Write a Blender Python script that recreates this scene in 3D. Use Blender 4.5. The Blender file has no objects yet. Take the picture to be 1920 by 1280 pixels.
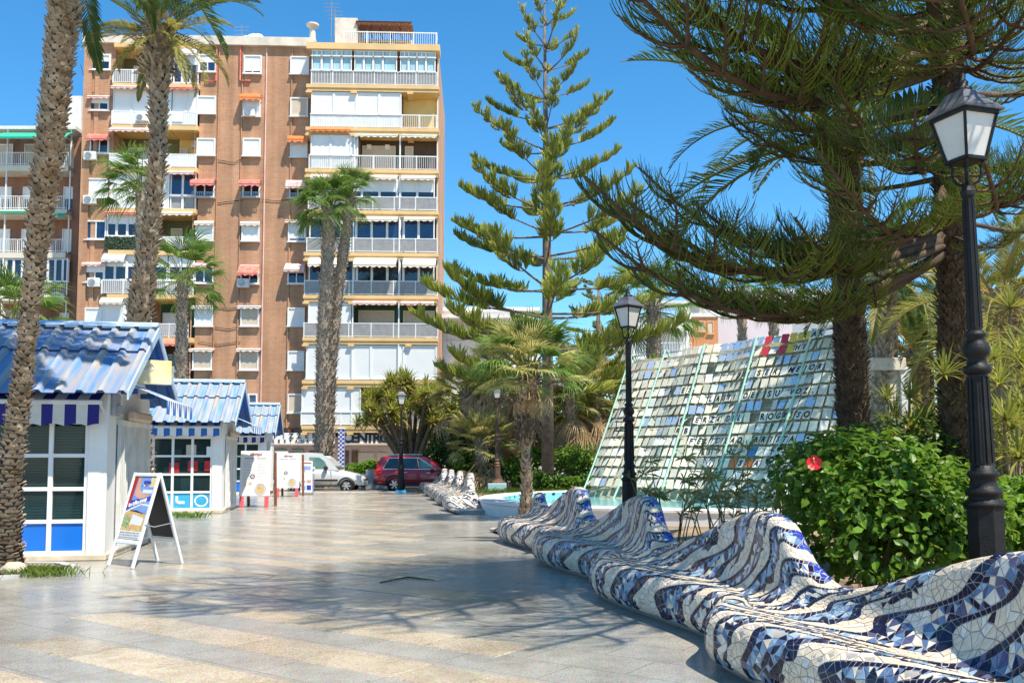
import bpy, bmesh, math, random
from math import sin, cos, pi, radians, sqrt, atan2
from mathutils import Vector, Matrix, Quaternion, noise, geometry
C = bpy.context.scene.collection
SC = bpy.context.scene
rnd = random.Random(7)
U = rnd.uniform
# ------------------------------------------------------------------ camera, sky, sun, exposure
FPX, PITCH, EYE, PPY = 1700.0, radians(3.6), 1.6, 749.0     # PPY: a lens shifted upwards, principal point below the frame's middle
cam_d = bpy.data.cameras.new('camera'); cam = bpy.data.objects.new('camera', cam_d); C.objects.link(cam)
cam.location = (0, 0, EYE); cam.rotation_euler = (pi/2 + PITCH, 0, 0)
cam_d.sensor_width = 36; cam_d.shift_y = (PPY-640)/1920; cam_d.lens = 36*FPX/1920; cam_d.clip_end = 3000; cam_d.clip_start = 0.05
SC.camera = cam
SUN_DIR = Vector((-0.70, 0.74, -1.85)).normalized()           # the way the light travels
SUN_EL = math.asin(-SUN_DIR.z); SUN_AZ = atan2(-SUN_DIR.x, -SUN_DIR.y)
W = bpy.data.worlds.new('World'); SC.world = W; W.use_nodes = True
nt = W.node_tree; nt.nodes.clear()
sky = nt.nodes.new('ShaderNodeTexSky'); sky.sky_type = 'NISHITA'; sky.sun_disc = False
sky.sun_elevation = SUN_EL; sky.sun_rotation = SUN_AZ; sky.altitude = 1500; sky.air_density = 1.0; sky.dust_density = 0.05; sky.ozone_density = 4.0
hs = nt.nodes.new('ShaderNodeHueSaturation'); hs.inputs['Saturation'].default_value = 1.26; hs.inputs['Hue'].default_value = .490
bg = nt.nodes.new('ShaderNodeBackground'); bg.inputs['Strength'].default_value = 0.15
wo = nt.nodes.new('ShaderNodeOutputWorld')
nt.links.new(sky.outputs[0], hs.inputs['Color']); nt.links.new(hs.outputs[0], bg.inputs[0]); nt.links.new(bg.outputs[0], wo.inputs[0])
sun_d = bpy.data.lights.new('sun', 'SUN'); sun_d.energy = 5.0; sun_d.angle = radians(0.53); sun_d.color = (1, 0.93, 0.80)
sun = bpy.data.objects.new('sun', sun_d); C.objects.link(sun); sun.location = (10, -16, 30)
sun.rotation_euler = SUN_DIR.to_track_quat('-Z', 'Y').to_euler()
SC.view_settings.view_transform = 'Standard'; SC.view_settings.look = 'None'
SC.view_settings.gamma = 1; SC.view_settings.use_curve_mapping = False
SC.view_settings.exposure = 0.72
SC.render.engine = 'CYCLES'
SC.cycles.max_bounces = 8; SC.cycles.transparent_max_bounces = 12; SC.cycles.use_denoising = True

# ------------------------------------------------------------------ pixel -> place helpers (used to survey the scene once)
CP, SP = cos(PITCH), sin(PITCH)
def ray(px, py):
    dx, dy = (px-960)/FPX, (PPY-py)/FPX
    return Vector((dx, CP - dy*SP, SP + dy*CP))
def G(px, py, z=0.0):                       # where that sight line meets the height z
    r = ray(px, py); t = (z-EYE)/r.z
    return Vector((r.x*t, r.y*t, z))
def P(px, py, Y):                           # where it meets the depth Y
    r = ray(px, py); t = Y/r.y
    return Vector((r.x*t, Y, EYE + r.z*t))

# ------------------------------------------------------------------ mesh builder
class MB:
    def __init__(s): s.v = []; s.f = []; s.m = []; s.mi = 0; s.sm = []; s.smooth = False
    def add(s, vs, fs, mi=None):
        b = len(s.v); s.v.extend([tuple(p) for p in vs])
        k = s.mi if mi is None else mi
        for f in fs: s.f.append(tuple(b+i for i in f)); s.m.append(k); s.sm.append(s.smooth)
        return b
    def box(s, a, b, mi=None, T=None):
        x0, y0, z0 = a; x1, y1, z1 = b
        vs = [Vector(p) for p in ((x0,y0,z0),(x1,y0,z0),(x1,y1,z0),(x0,y1,z0),(x0,y0,z1),(x1,y0,z1),(x1,y1,z1),(x0,y1,z1))]
        if T is not None: vs = [T @ p for p in vs]
        s.add(vs, [(0,3,2,1),(4,5,6,7),(0,1,5,4),(1,2,6,5),(2,3,7,6),(3,0,4,7)], mi)
    def bbox(s, a, b, r=.01, mi=None, T=None):         # box with chamfered edges
        c = [(a[i]+b[i])/2 for i in range(3)]; h = [abs(b[i]-a[i])/2 for i in range(3)]
        r = min(r, *[x*.49 for x in h]); vs = []; idx = {}
        for sx in (-1,1):
            for sy in (-1,1):
                for sz in (-1,1):
                    for ax in range(3):
                        p = [sx*(h[0]-r), sy*(h[1]-r), sz*(h[2]-r)]; p[ax] = (sx,sy,sz)[ax]*h[ax]
                        idx[(sx,sy,sz,ax)] = len(vs); q = Vector([c[i]+p[i] for i in range(3)])
                        vs.append(T @ q if T is not None else q)
        fs = []
        for ax in range(3):
            o = [i for i in range(3) if i != ax]
            for sg in (-1,1):
                def k(u, w):
                    t = [0,0,0]; t[ax] = sg; t[o[0]] = u; t[o[1]] = w; return idx[(t[0],t[1],t[2],ax)]
                q = [k(-1,-1),k(1,-1),k(1,1),k(-1,1)]
                fs.append(tuple(q if (sg > 0) == (ax != 1) else q[::-1]))
        for ax in range(3):
            o = [i for i in range(3) if i != ax]
            for u in (-1,1):
                for w in (-1,1):
                    def k(e, a2):
                        t = [0,0,0]; t[ax] = e; t[o[0]] = u; t[o[1]] = w; return idx[(t[0],t[1],t[2],a2)]
                    fs.append((k(-1,o[0]),k(1,o[0]),k(1,o[1]),k(-1,o[1])))
        for sx in (-1,1):
            for sy in (-1,1):
                for sz in (-1,1): fs.append(tuple(idx[(sx,sy,sz,a2)] for a2 in range(3)))
        s.add(vs, fs, mi)
    def tube(s, pts, rad, n=6, mi=None, cap=True):
        pts = [Vector(p) for p in pts]; k = len(pts)
        if not hasattr(rad, '__len__'): rad = [rad]*k
        vs = []; prev = None
        for i, p in enumerate(pts):
            d = (pts[min(i+1,k-1)] - pts[max(i-1,0)])
            d = d.normalized() if d.length > 1e-9 else Vector((0,0,1))
            if prev is None:
                a = d.cross(Vector((0,0,1)) if abs(d.z) < .9 else Vector((1,0,0))).normalized()
            else:
                a = prev - d*prev.dot(d); a = a.normalized() if a.length > 1e-6 else d.orthogonal().normalized()
            prev = a; b = d.cross(a)
            for j in range(n):
                t = 2*pi*j/n; vs.append(p + (a*cos(t) + b*sin(t))*rad[i])
        fs = [(i*n+j, i*n+(j+1)%n, (i+1)*n+(j+1)%n, (i+1)*n+j) for i in range(k-1) for j in range(n)]
        if cap: fs += [tuple(range(n))[::-1], tuple((k-1)*n+j for j in range(n))]
        s.add(vs, fs, mi)
    def bar(s, a, b, w, h=None, mi=None, up=(0,0,1)):  # square bar from a to b
        a, b = Vector(a), Vector(b); h = w if h is None else h; d = (b-a).normalized(); u = Vector(up)
        if abs(d.dot(u)) > .98: u = Vector((0,1,0))
        x = d.cross(u).normalized()*w/2; y = x.cross(d).normalized()*h/2
        s.add([a-x-y,a+x-y,a+x+y,a-x+y,b-x-y,b+x-y,b+x+y,b-x+y], [(0,1,2,3),(7,6,5,4),(0,4,5,1),(1,5,6,2),(2,6,7,3),(3,7,4,0)], mi)
    def lathe(s, prof, n=16, c=(0,0,0), mi=None, rot=0, T=None, cap=True):
        c = Vector(c); vs = []; k = len(prof)
        for r, z in prof:
            for j in range(n):
                t = 2*pi*j/n + rot; q = c + Vector((r*cos(t), r*sin(t), z)); vs.append(T @ q if T is not None else q)
        fs = [(i*n+j, i*n+(j+1)%n, (i+1)*n+(j+1)%n, (i+1)*n+j) for i in range(k-1) for j in range(n)]
        if cap: fs += [tuple(range(n))[::-1], tuple((k-1)*n+j for j in range(n))]
        s.add(vs, fs, mi)
    def prism(s, poly, y0, y1, mi=None, T=None, axis='y'):   # polygon in (x,z) extruded along y
        n = len(poly)
        if axis == 'y': vs = [Vector((x, y0, z)) for x, z in poly] + [Vector((x, y1, z)) for x, z in poly]
        elif axis == 'x': vs = [Vector((y0, x, z)) for x, z in poly] + [Vector((y1, x, z)) for x, z in poly]
        else: vs = [Vector((x, z, y0)) for x, z in poly] + [Vector((x, z, y1)) for x, z in poly]
        if T is not None: vs = [T @ p for p in vs]
        s.add(vs, [tuple(range(n)), tuple(range(2*n-1, n-1, -1))] + [(i, n+i, n+(i+1)%n, (i+1)%n) for i in range(n)], mi)
    def grid(s, rows, mi=None, closed=False):               # rows of points
        n = len(rows[0]); vs = [p for r in rows for p in r]
        s.add(vs, [(i*n+j, i*n+(j+1)%n, (i+1)*n+(j+1)%n, (i+1)*n+j) for i in range(len(rows)-1) for j in range(n if closed else n-1)], mi)
    def mesh(s, name, mats, fixn=False):
        me = bpy.data.meshes.new(name); me.from_pydata(s.v, [], s.f)
        for m in (mats if isinstance(mats, (list, tuple)) else [mats]): me.materials.append(m)
        me.polygons.foreach_set('material_index', s.m); me.polygons.foreach_set('use_smooth', s.sm)
        me.update()
        if fixn:
            bm = bmesh.new(); bm.from_mesh(me); bmesh.ops.recalc_face_normals(bm, faces=bm.faces); bm.to_mesh(me); bm.free()
        return me
    def build(s, name, mats, parent=None, loc=None, fixn=False, **k):
        return link(s.mesh(name, mats, fixn), name, parent, loc, **k)
def link(me, name, parent=None, loc=None, M=None, label=None, kind=None):
    o = bpy.data.objects.new(name, me); C.objects.link(o)
    if parent is not None: o.parent = parent
    if loc is not None: o.location = loc
    if M is not None: o.matrix_basis = M
    if label: o['label'] = label
    if kind: o['kind'] = kind
    return o
def tag(o, label, cat, group=None, kind=None):
    o['label'] = label; o['category'] = cat
    if group: o['group'] = group
    if kind: o['kind'] = kind
    return o
def thing(name, label, cat, loc=(0,0,0), rz=0.0, group=None):
    o = bpy.data.objects.new(name, None); C.objects.link(o); o.empty_display_size = .2
    o.location = loc; o.rotation_euler = (0,0,rz)
    return tag(o, label, cat, group)
def struct(o): o['kind'] = 'structure'; return o
def copy_tree(o, parent=None):
    c = o.copy(); C.objects.link(c)
    if parent is not None: c.parent = parent
    for ch in o.children: copy_tree(ch, c)
    return c
def frame_to(d, up=(0,0,1)):                 # rotation taking +X to d, keeping +Z near up
    x = Vector(d).normalized(); u = Vector(up)
    if abs(x.dot(u)) > .995: u = Vector((0,1,.01))
    y = u.cross(x).normalized(); z = x.cross(y)
    return Matrix((x, y, z)).transposed().to_4x4()
def sstep(t): t = max(0.0, min(1.0, t)); return t*t*(3-2*t)
def lerp(a, b, t): return a + (b-a)*t
def interp(x, xs, ys):
    if x <= xs[0]: return ys[0]
    for i in range(len(xs)-1):
        if x <= xs[i+1]: return lerp(ys[i], ys[i+1], (x-xs[i])/(xs[i+1]-xs[i]))
    return ys[-1]
def crom(pts, n):                            # Catmull-Rom through points, n samples per span
    pts = [Vector(p) for p in pts]; out = []
    for i in range(len(pts)-1):
        a, b, c, d = pts[max(i-1,0)], pts[i], pts[i+1], pts[min(i+2,len(pts)-1)]
        for k in range(n):
            t = k/n; out.append(.5*((2*b) + (c-a)*t + (2*a-5*b+4*c-d)*t*t + (3*b-a-3*c+d)*t**3))
    out.append(pts[-1]); return out

# ------------------------------------------------------------------ materials
def node(nt, t, **k):
    n = nt.nodes.new(t)
    for a, v in k.items(): setattr(n, a, v)
    return n
def M(name, c, r=.6, met=0.0, var=.12, scale=6.0, bump=0.0, bscale=40.0, rand=0.0, c2=None, trans=0.0, coat=0.0, detail=3.0, spec=None, stretch=None):
    m = bpy.data.materials.new(name); m.use_nodes = True; t = m.node_tree; b = t.nodes['Principled BSDF']
    b.inputs['Roughness'].default_value = r; b.inputs['Metallic'].default_value = met
    if coat: b.inputs['Coat Weight'].default_value = coat
    if spec is not None: b.inputs['Specular IOR Level'].default_value = spec
    c = (*c, 1); d = tuple(min(1, x*(1-var)) for x in c[:3]) + (1,); e = tuple(min(1, x*(1+var)) for x in c[:3]) + (1,)
    if c2 is not None: e = (*c2, 1); d = c
    tc = node(t, 'ShaderNodeTexCoord'); src = tc.outputs['Object']
    if stretch:
        mp = node(t, 'ShaderNodeMapping'); mp.inputs['Scale'].default_value = stretch; t.links.new(src, mp.inputs['Vector']); src = mp.outputs[0]
    nz = node(t, 'ShaderNodeTexNoise'); nz.inputs['Scale'].default_value = scale; nz.inputs['Detail'].default_value = detail
    t.links.new(src, nz.inputs['Vector'])
    rp = node(t, 'ShaderNodeValToRGB'); rp.color_ramp.elements[0].position = .32; rp.color_ramp.elements[1].position = .68
    rp.color_ramp.elements[0].color = d; rp.color_ramp.elements[1].color = e
    t.links.new(nz.outputs['Fac'], rp.inputs[0]); out = rp.outputs[0]
    if rand:
        oi = node(t, 'ShaderNodeObjectInfo'); mr = node(t, 'ShaderNodeMapRange')
        mr.inputs['To Min'].default_value = 1-rand; mr.inputs['To Max'].default_value = 1+rand
        t.links.new(oi.outputs['Random'], mr.inputs['Value'])
        h = node(t, 'ShaderNodeHueSaturation'); t.links.new(mr.outputs[0], h.inputs['Value']); t.links.new(out, h.inputs['Color']); out = h.outputs[0]
    t.links.new(out, b.inputs['Base Color'])
    if bump:
        n2 = node(t, 'ShaderNodeTexNoise'); n2.inputs['Scale'].default_value = bscale; n2.inputs['Detail'].default_value = 4
        t.links.new(src, n2.inputs['Vector'])
        bp = node(t, 'ShaderNodeBump'); bp.inputs['Strength'].default_value = bump; bp.inputs['Distance'].default_value = .02
        t.links.new(n2.outputs['Fac'], bp.inputs['Height']); t.links.new(bp.outputs[0], b.inputs['Normal'])
    if trans:
        tr = node(t, 'ShaderNodeBsdfTranslucent'); mx = node(t, 'ShaderNodeMixShader'); mx.inputs[0].default_value = trans
        hs2 = node(t, 'ShaderNodeHueSaturation'); hs2.inputs['Value'].default_value = 1.7; hs2.inputs['Hue'].default_value = .485
        t.links.new(out, hs2.inputs['Color']); t.links.new(hs2.outputs[0], tr.inputs['Color'])
        t.links.new(b.outputs[0], mx.inputs[1]); t.links.new(tr.outputs[0], mx.inputs[2])
        t.links.new(mx.outputs[0], t.nodes['Material Output'].inputs['Surface'])
    return m
def leafmat(name, a, b, trans=.3, r=.45, rand=.18, scale=3.0):
    return M(name, a, r=r, c2=b, trans=trans, rand=rand, scale=scale, spec=.22)
m_white = M('white_paint', (.78,.77,.74), .45, var=.05, scale=2)
m_white2 = M('aged_white_paint', (.66,.65,.61), .55, var=.12, scale=3, bump=.1)
m_steel = M('grey_steel', (.35,.35,.35), .4, met=.6)
m_black = M('black_cast_iron', (.014,.013,.012), .5, var=.3, scale=8, bump=.25, bscale=60, spec=.25)
m_rustiron = M('rusty_iron', (.05,.04,.035), .6, c2=(.16,.07,.03), scale=4)
m_glassdark = M('dark_window_glass', (.012,.018,.03), .04, var=.4, scale=.8, spec=.9)
m_glassblue = M('blue_window_glass', (.015,.035,.10), .05, var=.4, scale=.8, spec=.8)
m_brown = M('brown_timber', (.13,.06,.03), .6, var=.3, scale=5)
m_soil = M('dry_soil', (.20,.13,.08), .95, c2=(.32,.23,.14), scale=1.5, bump=.8, bscale=14)
# ------------------------------------------------------------------ ground, road, plaza paving, planting bed
def ground_mats():
    m = bpy.data.materials.new('polished_grey_terrazzo'); m.use_nodes = True; t = m.node_tree; b = t.nodes['Principled BSDF']
    def speck(m, base, lo, hi, warm, joints):
        t = m.node_tree; b = t.nodes['Principled BSDF']; b.inputs['Specular IOR Level'].default_value = .5
        ge = node(t, 'ShaderNodeNewGeometry')
        n1 = node(t, 'ShaderNodeTexNoise'); n1.inputs['Scale'].default_value = 75; n1.inputs['Detail'].default_value = 2
        n2 = node(t, 'ShaderNodeTexNoise'); n2.inputs['Scale'].default_value = .55; n2.inputs['Detail'].default_value = 5
        n3 = node(t, 'ShaderNodeTexVoronoi'); n3.inputs['Scale'].default_value = 55
        for n in (n1, n2, n3): t.links.new(ge.outputs['Position'], n.inputs['Vector'])
        rp = node(t, 'ShaderNodeValToRGB'); e = rp.color_ramp.elements
        e[0].position = .36; e[0].color = (*lo, 1); e[1].position = .62; e[1].color = (*hi, 1)
        t.links.new(n1.outputs['Fac'], rp.inputs[0])
        mx = node(t, 'ShaderNodeMixRGB'); mx.blend_type = 'MULTIPLY'; mx.inputs[0].default_value = .55
        r2 = node(t, 'ShaderNodeValToRGB'); r2.color_ramp.elements[0].position = .3; r2.color_ramp.elements[0].color = (.72,.70,.67,1); r2.color_ramp.elements[1].position = .65; r2.color_ramp.elements[1].color = (1.08,1.05,1.0,1)
        t.links.new(n2.outputs['Fac'], r2.inputs[0]); t.links.new(rp.outputs[0], mx.inputs[1]); t.links.new(r2.outputs[0], mx.inputs[2])
        out = mx.outputs[0]
        mv = node(t, 'ShaderNodeMixRGB'); mv.inputs[0].default_value = .22
        t.links.new(out, mv.inputs[1]); t.links.new(n3.outputs['Color'], mv.inputs[2]); mv.blend_type = 'SOFT_LIGHT'; out = mv.outputs[0]
        vs = node(t, 'ShaderNodeTexVoronoi'); vs.inputs['Scale'].default_value = 1.9; t.links.new(ge.outputs['Position'], vs.inputs['Vector'])
        rs = node(t, 'ShaderNodeValToRGB'); rs.color_ramp.elements[0].position = .035; rs.color_ramp.elements[0].color = (.62,.60,.58,1); rs.color_ramp.elements[1].position = .06; rs.color_ramp.elements[1].color = (1,1,1,1); t.links.new(vs.outputs['Distance'], rs.inputs[0])
        n5 = node(t, 'ShaderNodeTexNoise'); n5.inputs['Scale'].default_value = 2.3; n5.inputs['Detail'].default_value = 7; n5.inputs['Roughness'].default_value = .7; t.links.new(ge.outputs['Position'], n5.inputs['Vector'])
        r5 = node(t, 'ShaderNodeValToRGB'); r5.color_ramp.elements[0].position = .36; r5.color_ramp.elements[0].color = (.80,.78,.75,1); r5.color_ramp.elements[1].position = .56; r5.color_ramp.elements[1].color = (1.03,1.03,1.03,1); t.links.new(n5.outputs['Fac'], r5.inputs[0])
        for src_ in (rs, r5):
            mq = node(t, 'ShaderNodeMixRGB'); mq.blend_type = 'MULTIPLY'; mq.inputs[0].default_value = 1; t.links.new(out, mq.inputs[1]); t.links.new(src_.outputs[0], mq.inputs[2]); out = mq.outputs[0]
        if joints:
            mp = node(t, 'ShaderNodeMapping'); mp.inputs['Rotation'].default_value = (0,0,radians(35)); t.links.new(ge.outputs['Position'], mp.inputs['Vector'])
            bk = node(t, 'ShaderNodeTexBrick'); bk.inputs['Scale'].default_value = 1; bk.inputs['Mortar Size'].default_value = .006; bk.inputs['Brick Width'].default_value = .92; bk.inputs['Row Height'].default_value = .505
            bk.inputs['Color1'].default_value = (1,1,1,1); bk.inputs['Color2'].default_value = (.9,.9,.91,1); bk.inputs['Mortar'].default_value = (.5,.48,.46,1)
            t.links.new(mp.outputs[0], bk.inputs['Vector'])
            m2 = node(t, 'ShaderNodeMixRGB'); m2.blend_type = 'MULTIPLY'; m2.inputs[0].default_value = .8
            t.links.new(out, m2.inputs[1]); t.links.new(bk.outputs['Color'], m2.inputs[2]); out = m2.outputs[0]
        else:
            oi = node(t, 'ShaderNodeObjectInfo'); mr = node(t, 'ShaderNodeMapRange'); mr.inputs['To Min'].default_value = .86; mr.inputs['To Max'].default_value = 1.12
            t.links.new(oi.outputs['Random'], mr.inputs['Value']); h = node(t, 'ShaderNodeHueSaturation'); t.links.new(mr.outputs[0], h.inputs['Value']); t.links.new(out, h.inputs['Color']); out = h.outputs[0]
        t.links.new(out, b.inputs['Base Color'])
        r3 = node(t, 'ShaderNodeMapRange'); r3.inputs['From Min'].default_value = .3; r3.inputs['From Max'].default_value = .7; r3.inputs['To Min'].default_value = .16; r3.inputs['To Max'].default_value = .33
        t.links.new(n2.outputs['Fac'], r3.inputs['Value']); t.links.new(r3.outputs[0], b.inputs['Roughness'])
        bp = node(t, 'ShaderNodeBump'); bp.inputs['Strength'].default_value = .05; bp.inputs['Distance'].default_value = .01
        t.links.new(n1.outputs['Fac'], bp.inputs['Height']); t.links.new(bp.outputs[0], b.inputs['Normal'])
    speck(m, None, (.25,.24,.215), (.42,.405,.37), 0, True)
    w = bpy.data.materials.new('polished_beige_terrazzo'); w.use_nodes = True
    speck(w, None, (.32,.265,.19), (.54,.46,.355), 0, False)
    return m, w
m_grey_paving, m_beige_paving = ground_mats()
m_asphalt = M('asphalt', (.055,.055,.058), .85, var=.25, scale=20, bump=.3, bscale=120)
m_sand = M('sandy_ground', (.42,.34,.24), .95, var=.2, scale=2, bump=.4, bscale=30)
m_kerb = M('kerb_concrete', (.42,.41,.38), .8, var=.15, scale=3, bump=.2)
def sheet(name, pts, z, mat):
    b = MB(); b.add([(x, y, z) for x, y in pts], [tuple(range(len(pts)))]); return struct(b.build(name, mat))
sheet('ground', [(-600,-60),(600,-60),(600,900),(-600,900)], -.13, m_sand)
sheet('road', [(-90,41.9),(90,41.9),(90,57.5),(-90,57.5)], -.11, m_asphalt)
b = MB(); b.prism([(-90,-.12),(90,-.12),(90,0),(-90,0)], -6, 41.5, 0); plaza = struct(b.build('plaza_paving', m_grey_paving))
b = MB()
for i in range(90): b.bbox((-90+2*i+.004, 41.504, -.12), (-90+2*i+1.996, 41.85, .012), .02)
struct(b.build('kerb', m_kerb))
b = MB(); b.prism([(-90,-.12),(90,-.12),(90,.02),(-90,.02)], 57.5, 100, 0); struct(b.build('far_pavement', m_kerb))
# beige bands: every slab its own piece, laid diagonally at 45 degrees to the promenade
AX = radians(9.6)                                     # the promenade runs 9.6 degrees to the left
ax_a = Vector((-sin(AX), cos(AX), 0)); ax_p = Vector((cos(AX), sin(AX), 0))
ds = Vector((cos(radians(-35)), sin(radians(-35)), 0)); nn = Vector((sin(radians(35)), cos(radians(35)), 0))
Lp, Rp = Vector((-4.13, 8.0, 0)), Vector((.12, 7.0, 0))
slab_cache = {}
def slab(c, length, width):
    key = (round(length, 2), round(width, 2))
    if key not in slab_cache:
        q = MB(); q.bbox((-length/2+.003, -width/2+.003, -.01), (length/2-.003, width/2-.003, .0045), .0035); slab_cache[key] = q.mesh('paving_slab', m_beige_paving)
    o = link(slab_cache[key], 'paving_slab', plaza, c); o.rotation_euler = (0, 0, radians(-35)); o['kind'] = 'structure'
for k in range(-1, 29):
    n0 = 4.22 + 1.005*k
    def along(pt, d):                                   # where the band's centre line crosses the side line
        # pt + d*s with nn.(.) = n0
        s = (n0 - nn.dot(pt))/nn.dot(d); return ds.dot(pt + d*s)
    u0, u1 = along(Lp, ax_a), along(Rp, ax_a)
    u0 += (0, .12, -.06)[k % 3]; u1 += (.1, -.25, .0, -.5)[k % 4]
    if k in (8, 13, 19): u1 -= 1.6
    u = u0
    while u < u1 - .3:
        ln = (.92 if U(0,1) < .8 else .61) if k < 18 else 1.84; ln = min(ln, u1-u)
        if ln > .15 : slab(ds*(u+ln/2) + nn*n0 + Vector((0,0,0)), ln, .51)
        u += ln
# planting bed behind the benches
BED0 = [(3.3,-3.0),(2.9,3.0),(2.35,7.2),(1.75,10.7),(1.15,14.2),(.9,17.0),(.25,20.5),(-.2,23.6),(-.3,28.5),(-1.2,32.5),(-3.0,40.9),(60,40.9),(60,-3)]
b = MB(); b.add([(x,y,.03) for x,y in BED0] + [(x,y,-.1) for x,y in BED0], [tuple(range(13))[::-1] if False else tuple(range(12,-1,-1))] + [(i,(i+1)%13,13+(i+1)%13,13+i) for i in range(13)])
struct(b.build('planting_bed', m_soil, fixn=True))
# ------------------------------------------------------------------ mosaic benches
m_grout = M('pale_grout', (.36,.33,.30), .85, var=.12, scale=9, bump=.15)
def tilemat(name, c, r=.22, var=.10): return M(name, c, r, var=var, scale=16, spec=.35)
TILE = [tilemat('cream_glazed_tile', (.76,.62,.45)), tilemat('white_glazed_tile', (.78,.70,.59)), tilemat('navy_glazed_tile', (.014,.011,.035), .12, .3),
        tilemat('blue_glazed_tile', (.11,.185,.33)), tilemat('sky_blue_glazed_tile', (.29,.41,.53)), tilemat('slate_blue_glazed_tile', (.10,.10,.19)), tilemat('cobalt_glazed_tile', (.02,.05,.36), .12, .35)]
MODL = 3.5
KNOT_W = [0, .05, .16, .32, .43, .50, .66, .86, .99, 1.12, 1.30, 1.50, 1.62, 1.74, 1.84, 2.05, 2.35]
class Bench:
    def __init__(s, B0, e, s0, s1, taper0, taper1, seed, off0=0.0):
        s.B0 = Vector((B0[0], B0[1], 0)); s.e = Vector((e[0], e[1], 0)).normalized(); s.q = Vector((-s.e.y, s.e.x, 0)); s.q = s.q if s.q.x > 0 else -s.q
        s.s0, s.s1, s.t0, s.t1 = s0, s1, taper0, taper1; s.r = random.Random(seed); s.cache = {}
        s.kw = KNOT_W
        xs = []; v = 0.0; s.gs = []
        n = 2000
        for i in range(n+1):
            ss = s0 - 6 + (s1 - s0 + 12)*i/n; xs.append(ss); s.gs.append(v)
            t = (ss/MODL) % 1.0; v += (1 + .55*cos(2*pi*(t-.90)))*(s1-s0+12)/n
        s.xs = xs
        off = s.gs[0]
    def g(s, x): i = (x - s.xs[0])/(s.xs[-1]-s.xs[0])*2000; i = max(0, min(1999.999, i)); k = int(i); return lerp(s.gs[k], s.gs[k+1], i-k)
    def ginv(s, y):
        a, b = 0, 2000
        if y <= s.gs[0]: return s.xs[0]
        if y >= s.gs[-1]: return s.xs[-1]
        while b-a > 1:
            m = (a+b)//2
            if s.gs[m] <= y: a = m
            else: b = m
        return lerp(s.xs[a], s.xs[b], (y-s.gs[a])/(s.gs[b]-s.gs[a]))
    def prof(s, x):
        k = round(x*50)
        if k in s.cache: return s.cache[k]
        x = k/50; t = (x/MODL) % 1.0
        f = .34*sstep(t/.80) if t < .80 else .34*(1-sstep((t-.80)/.20))
        if t < .10: hb = lerp(.64, 1.10, sstep((t+.9-.73)/.37)*-1+1)
        hb = .64 + .46*(sstep((t-.10)/.60)**.9 if .10 <= t <= .70 else 1 if .70 < t < .78 else (1-sstep(((t if t > .5 else t+1)-.78)/.32)))
        a = min(sstep((x-s.s0)/s.t0) if s.t0 else 1, sstep((s.s1-x)/s.t1) if s.t1 else 1)
        aa = sstep((a-.15)/.85); zs = .22 + .78*min(1, a*1.6)                       # seat height at the tapered ends
        hb = lerp(.46*zs, hb, aa); sb = .62 + .42*f; zq = zs
        crest = max(0, 1-abs(((t-.80+.5) % 1)-.5)/.22)                       # nearer the crest the back swells out to the seat
        sb -= .10*crest
        pts = [(f+.14,0),(f+.055,.065*zq),(f,.17*zq),(f+.005,.33*zq),(f+.06,.42*zq),(f+.13,.45*zq),(f+.30,.445*zq),(sb-.14,.435*zq),(sb-.02,.47*zq),(sb+.07,lerp(.47*zq,hb,.22)),(sb+.12,lerp(.47*zq,hb,.55)),(sb+.15,lerp(.47*zq,hb,.88)),(sb+.20,hb),(sb+.30,hb+.005),(sb+.36,hb-.07),(sb+.39,hb*.6),(sb+.40,0)]
        s.cache[k] = pts; return pts
    def surf(s, x, w):
        k0 = math.floor(x*50)/50; fr = (x-k0)*50
        out = None
        for kk, wt in ((k0, 1-fr), (k0+.02, fr)):
            if wt < 1e-6: continue
            p = s.prof(kk); W_ = s.kw
            i = 0
            while i < len(W_)-2 and w > W_[i+1]: i += 1
            t = (w-W_[i])/(W_[i+1]-W_[i]); a, b_, c, d = p[max(i-1,0)], p[i], p[i+1], p[min(i+2,len(p)-1)]
            h = [.5*((2*b_[j]) + (c[j]-a[j])*t + (2*a[j]-5*b_[j]+4*c[j]-d[j])*t*t + (3*b_[j]-a[j]-3*c[j]+d[j])*t**3) for j in (0,1)]
            v = s.B0 + s.e*x + s.q*h[0] + Vector((0,0,max(0,h[1])))
            out = v*wt if out is None else out + v*wt
        return out
    def nrm(s, x, w):
        d = .012
        a = s.surf(x+d, w) - s.surf(x-d, w); c = s.surf(x, min(2.34, w+d)) - s.surf(x, max(.005, w-d)); n = a.cross(c)
        if n.length < 1e-9: return Vector((0,0,1))
        n.normalize(); return n
PER = .56
def D_of(w):
    return interp(w, [0,.16,.42,.52,.95,1.05,1.3,1.62,1.84,2.4], [0,.02,.18,.32,1.50,1.60,1.78,2.02,2.06,2.08])
def wob(w, k): return (.05 + .035*sstep((w-1)/.2))*sin(w*11 + k*.9) + .035*sin(w*19 + k*3.1)
CUTS = [(0,.36),(.36,.49),(.49,.87),(.87,1.0)]
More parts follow.
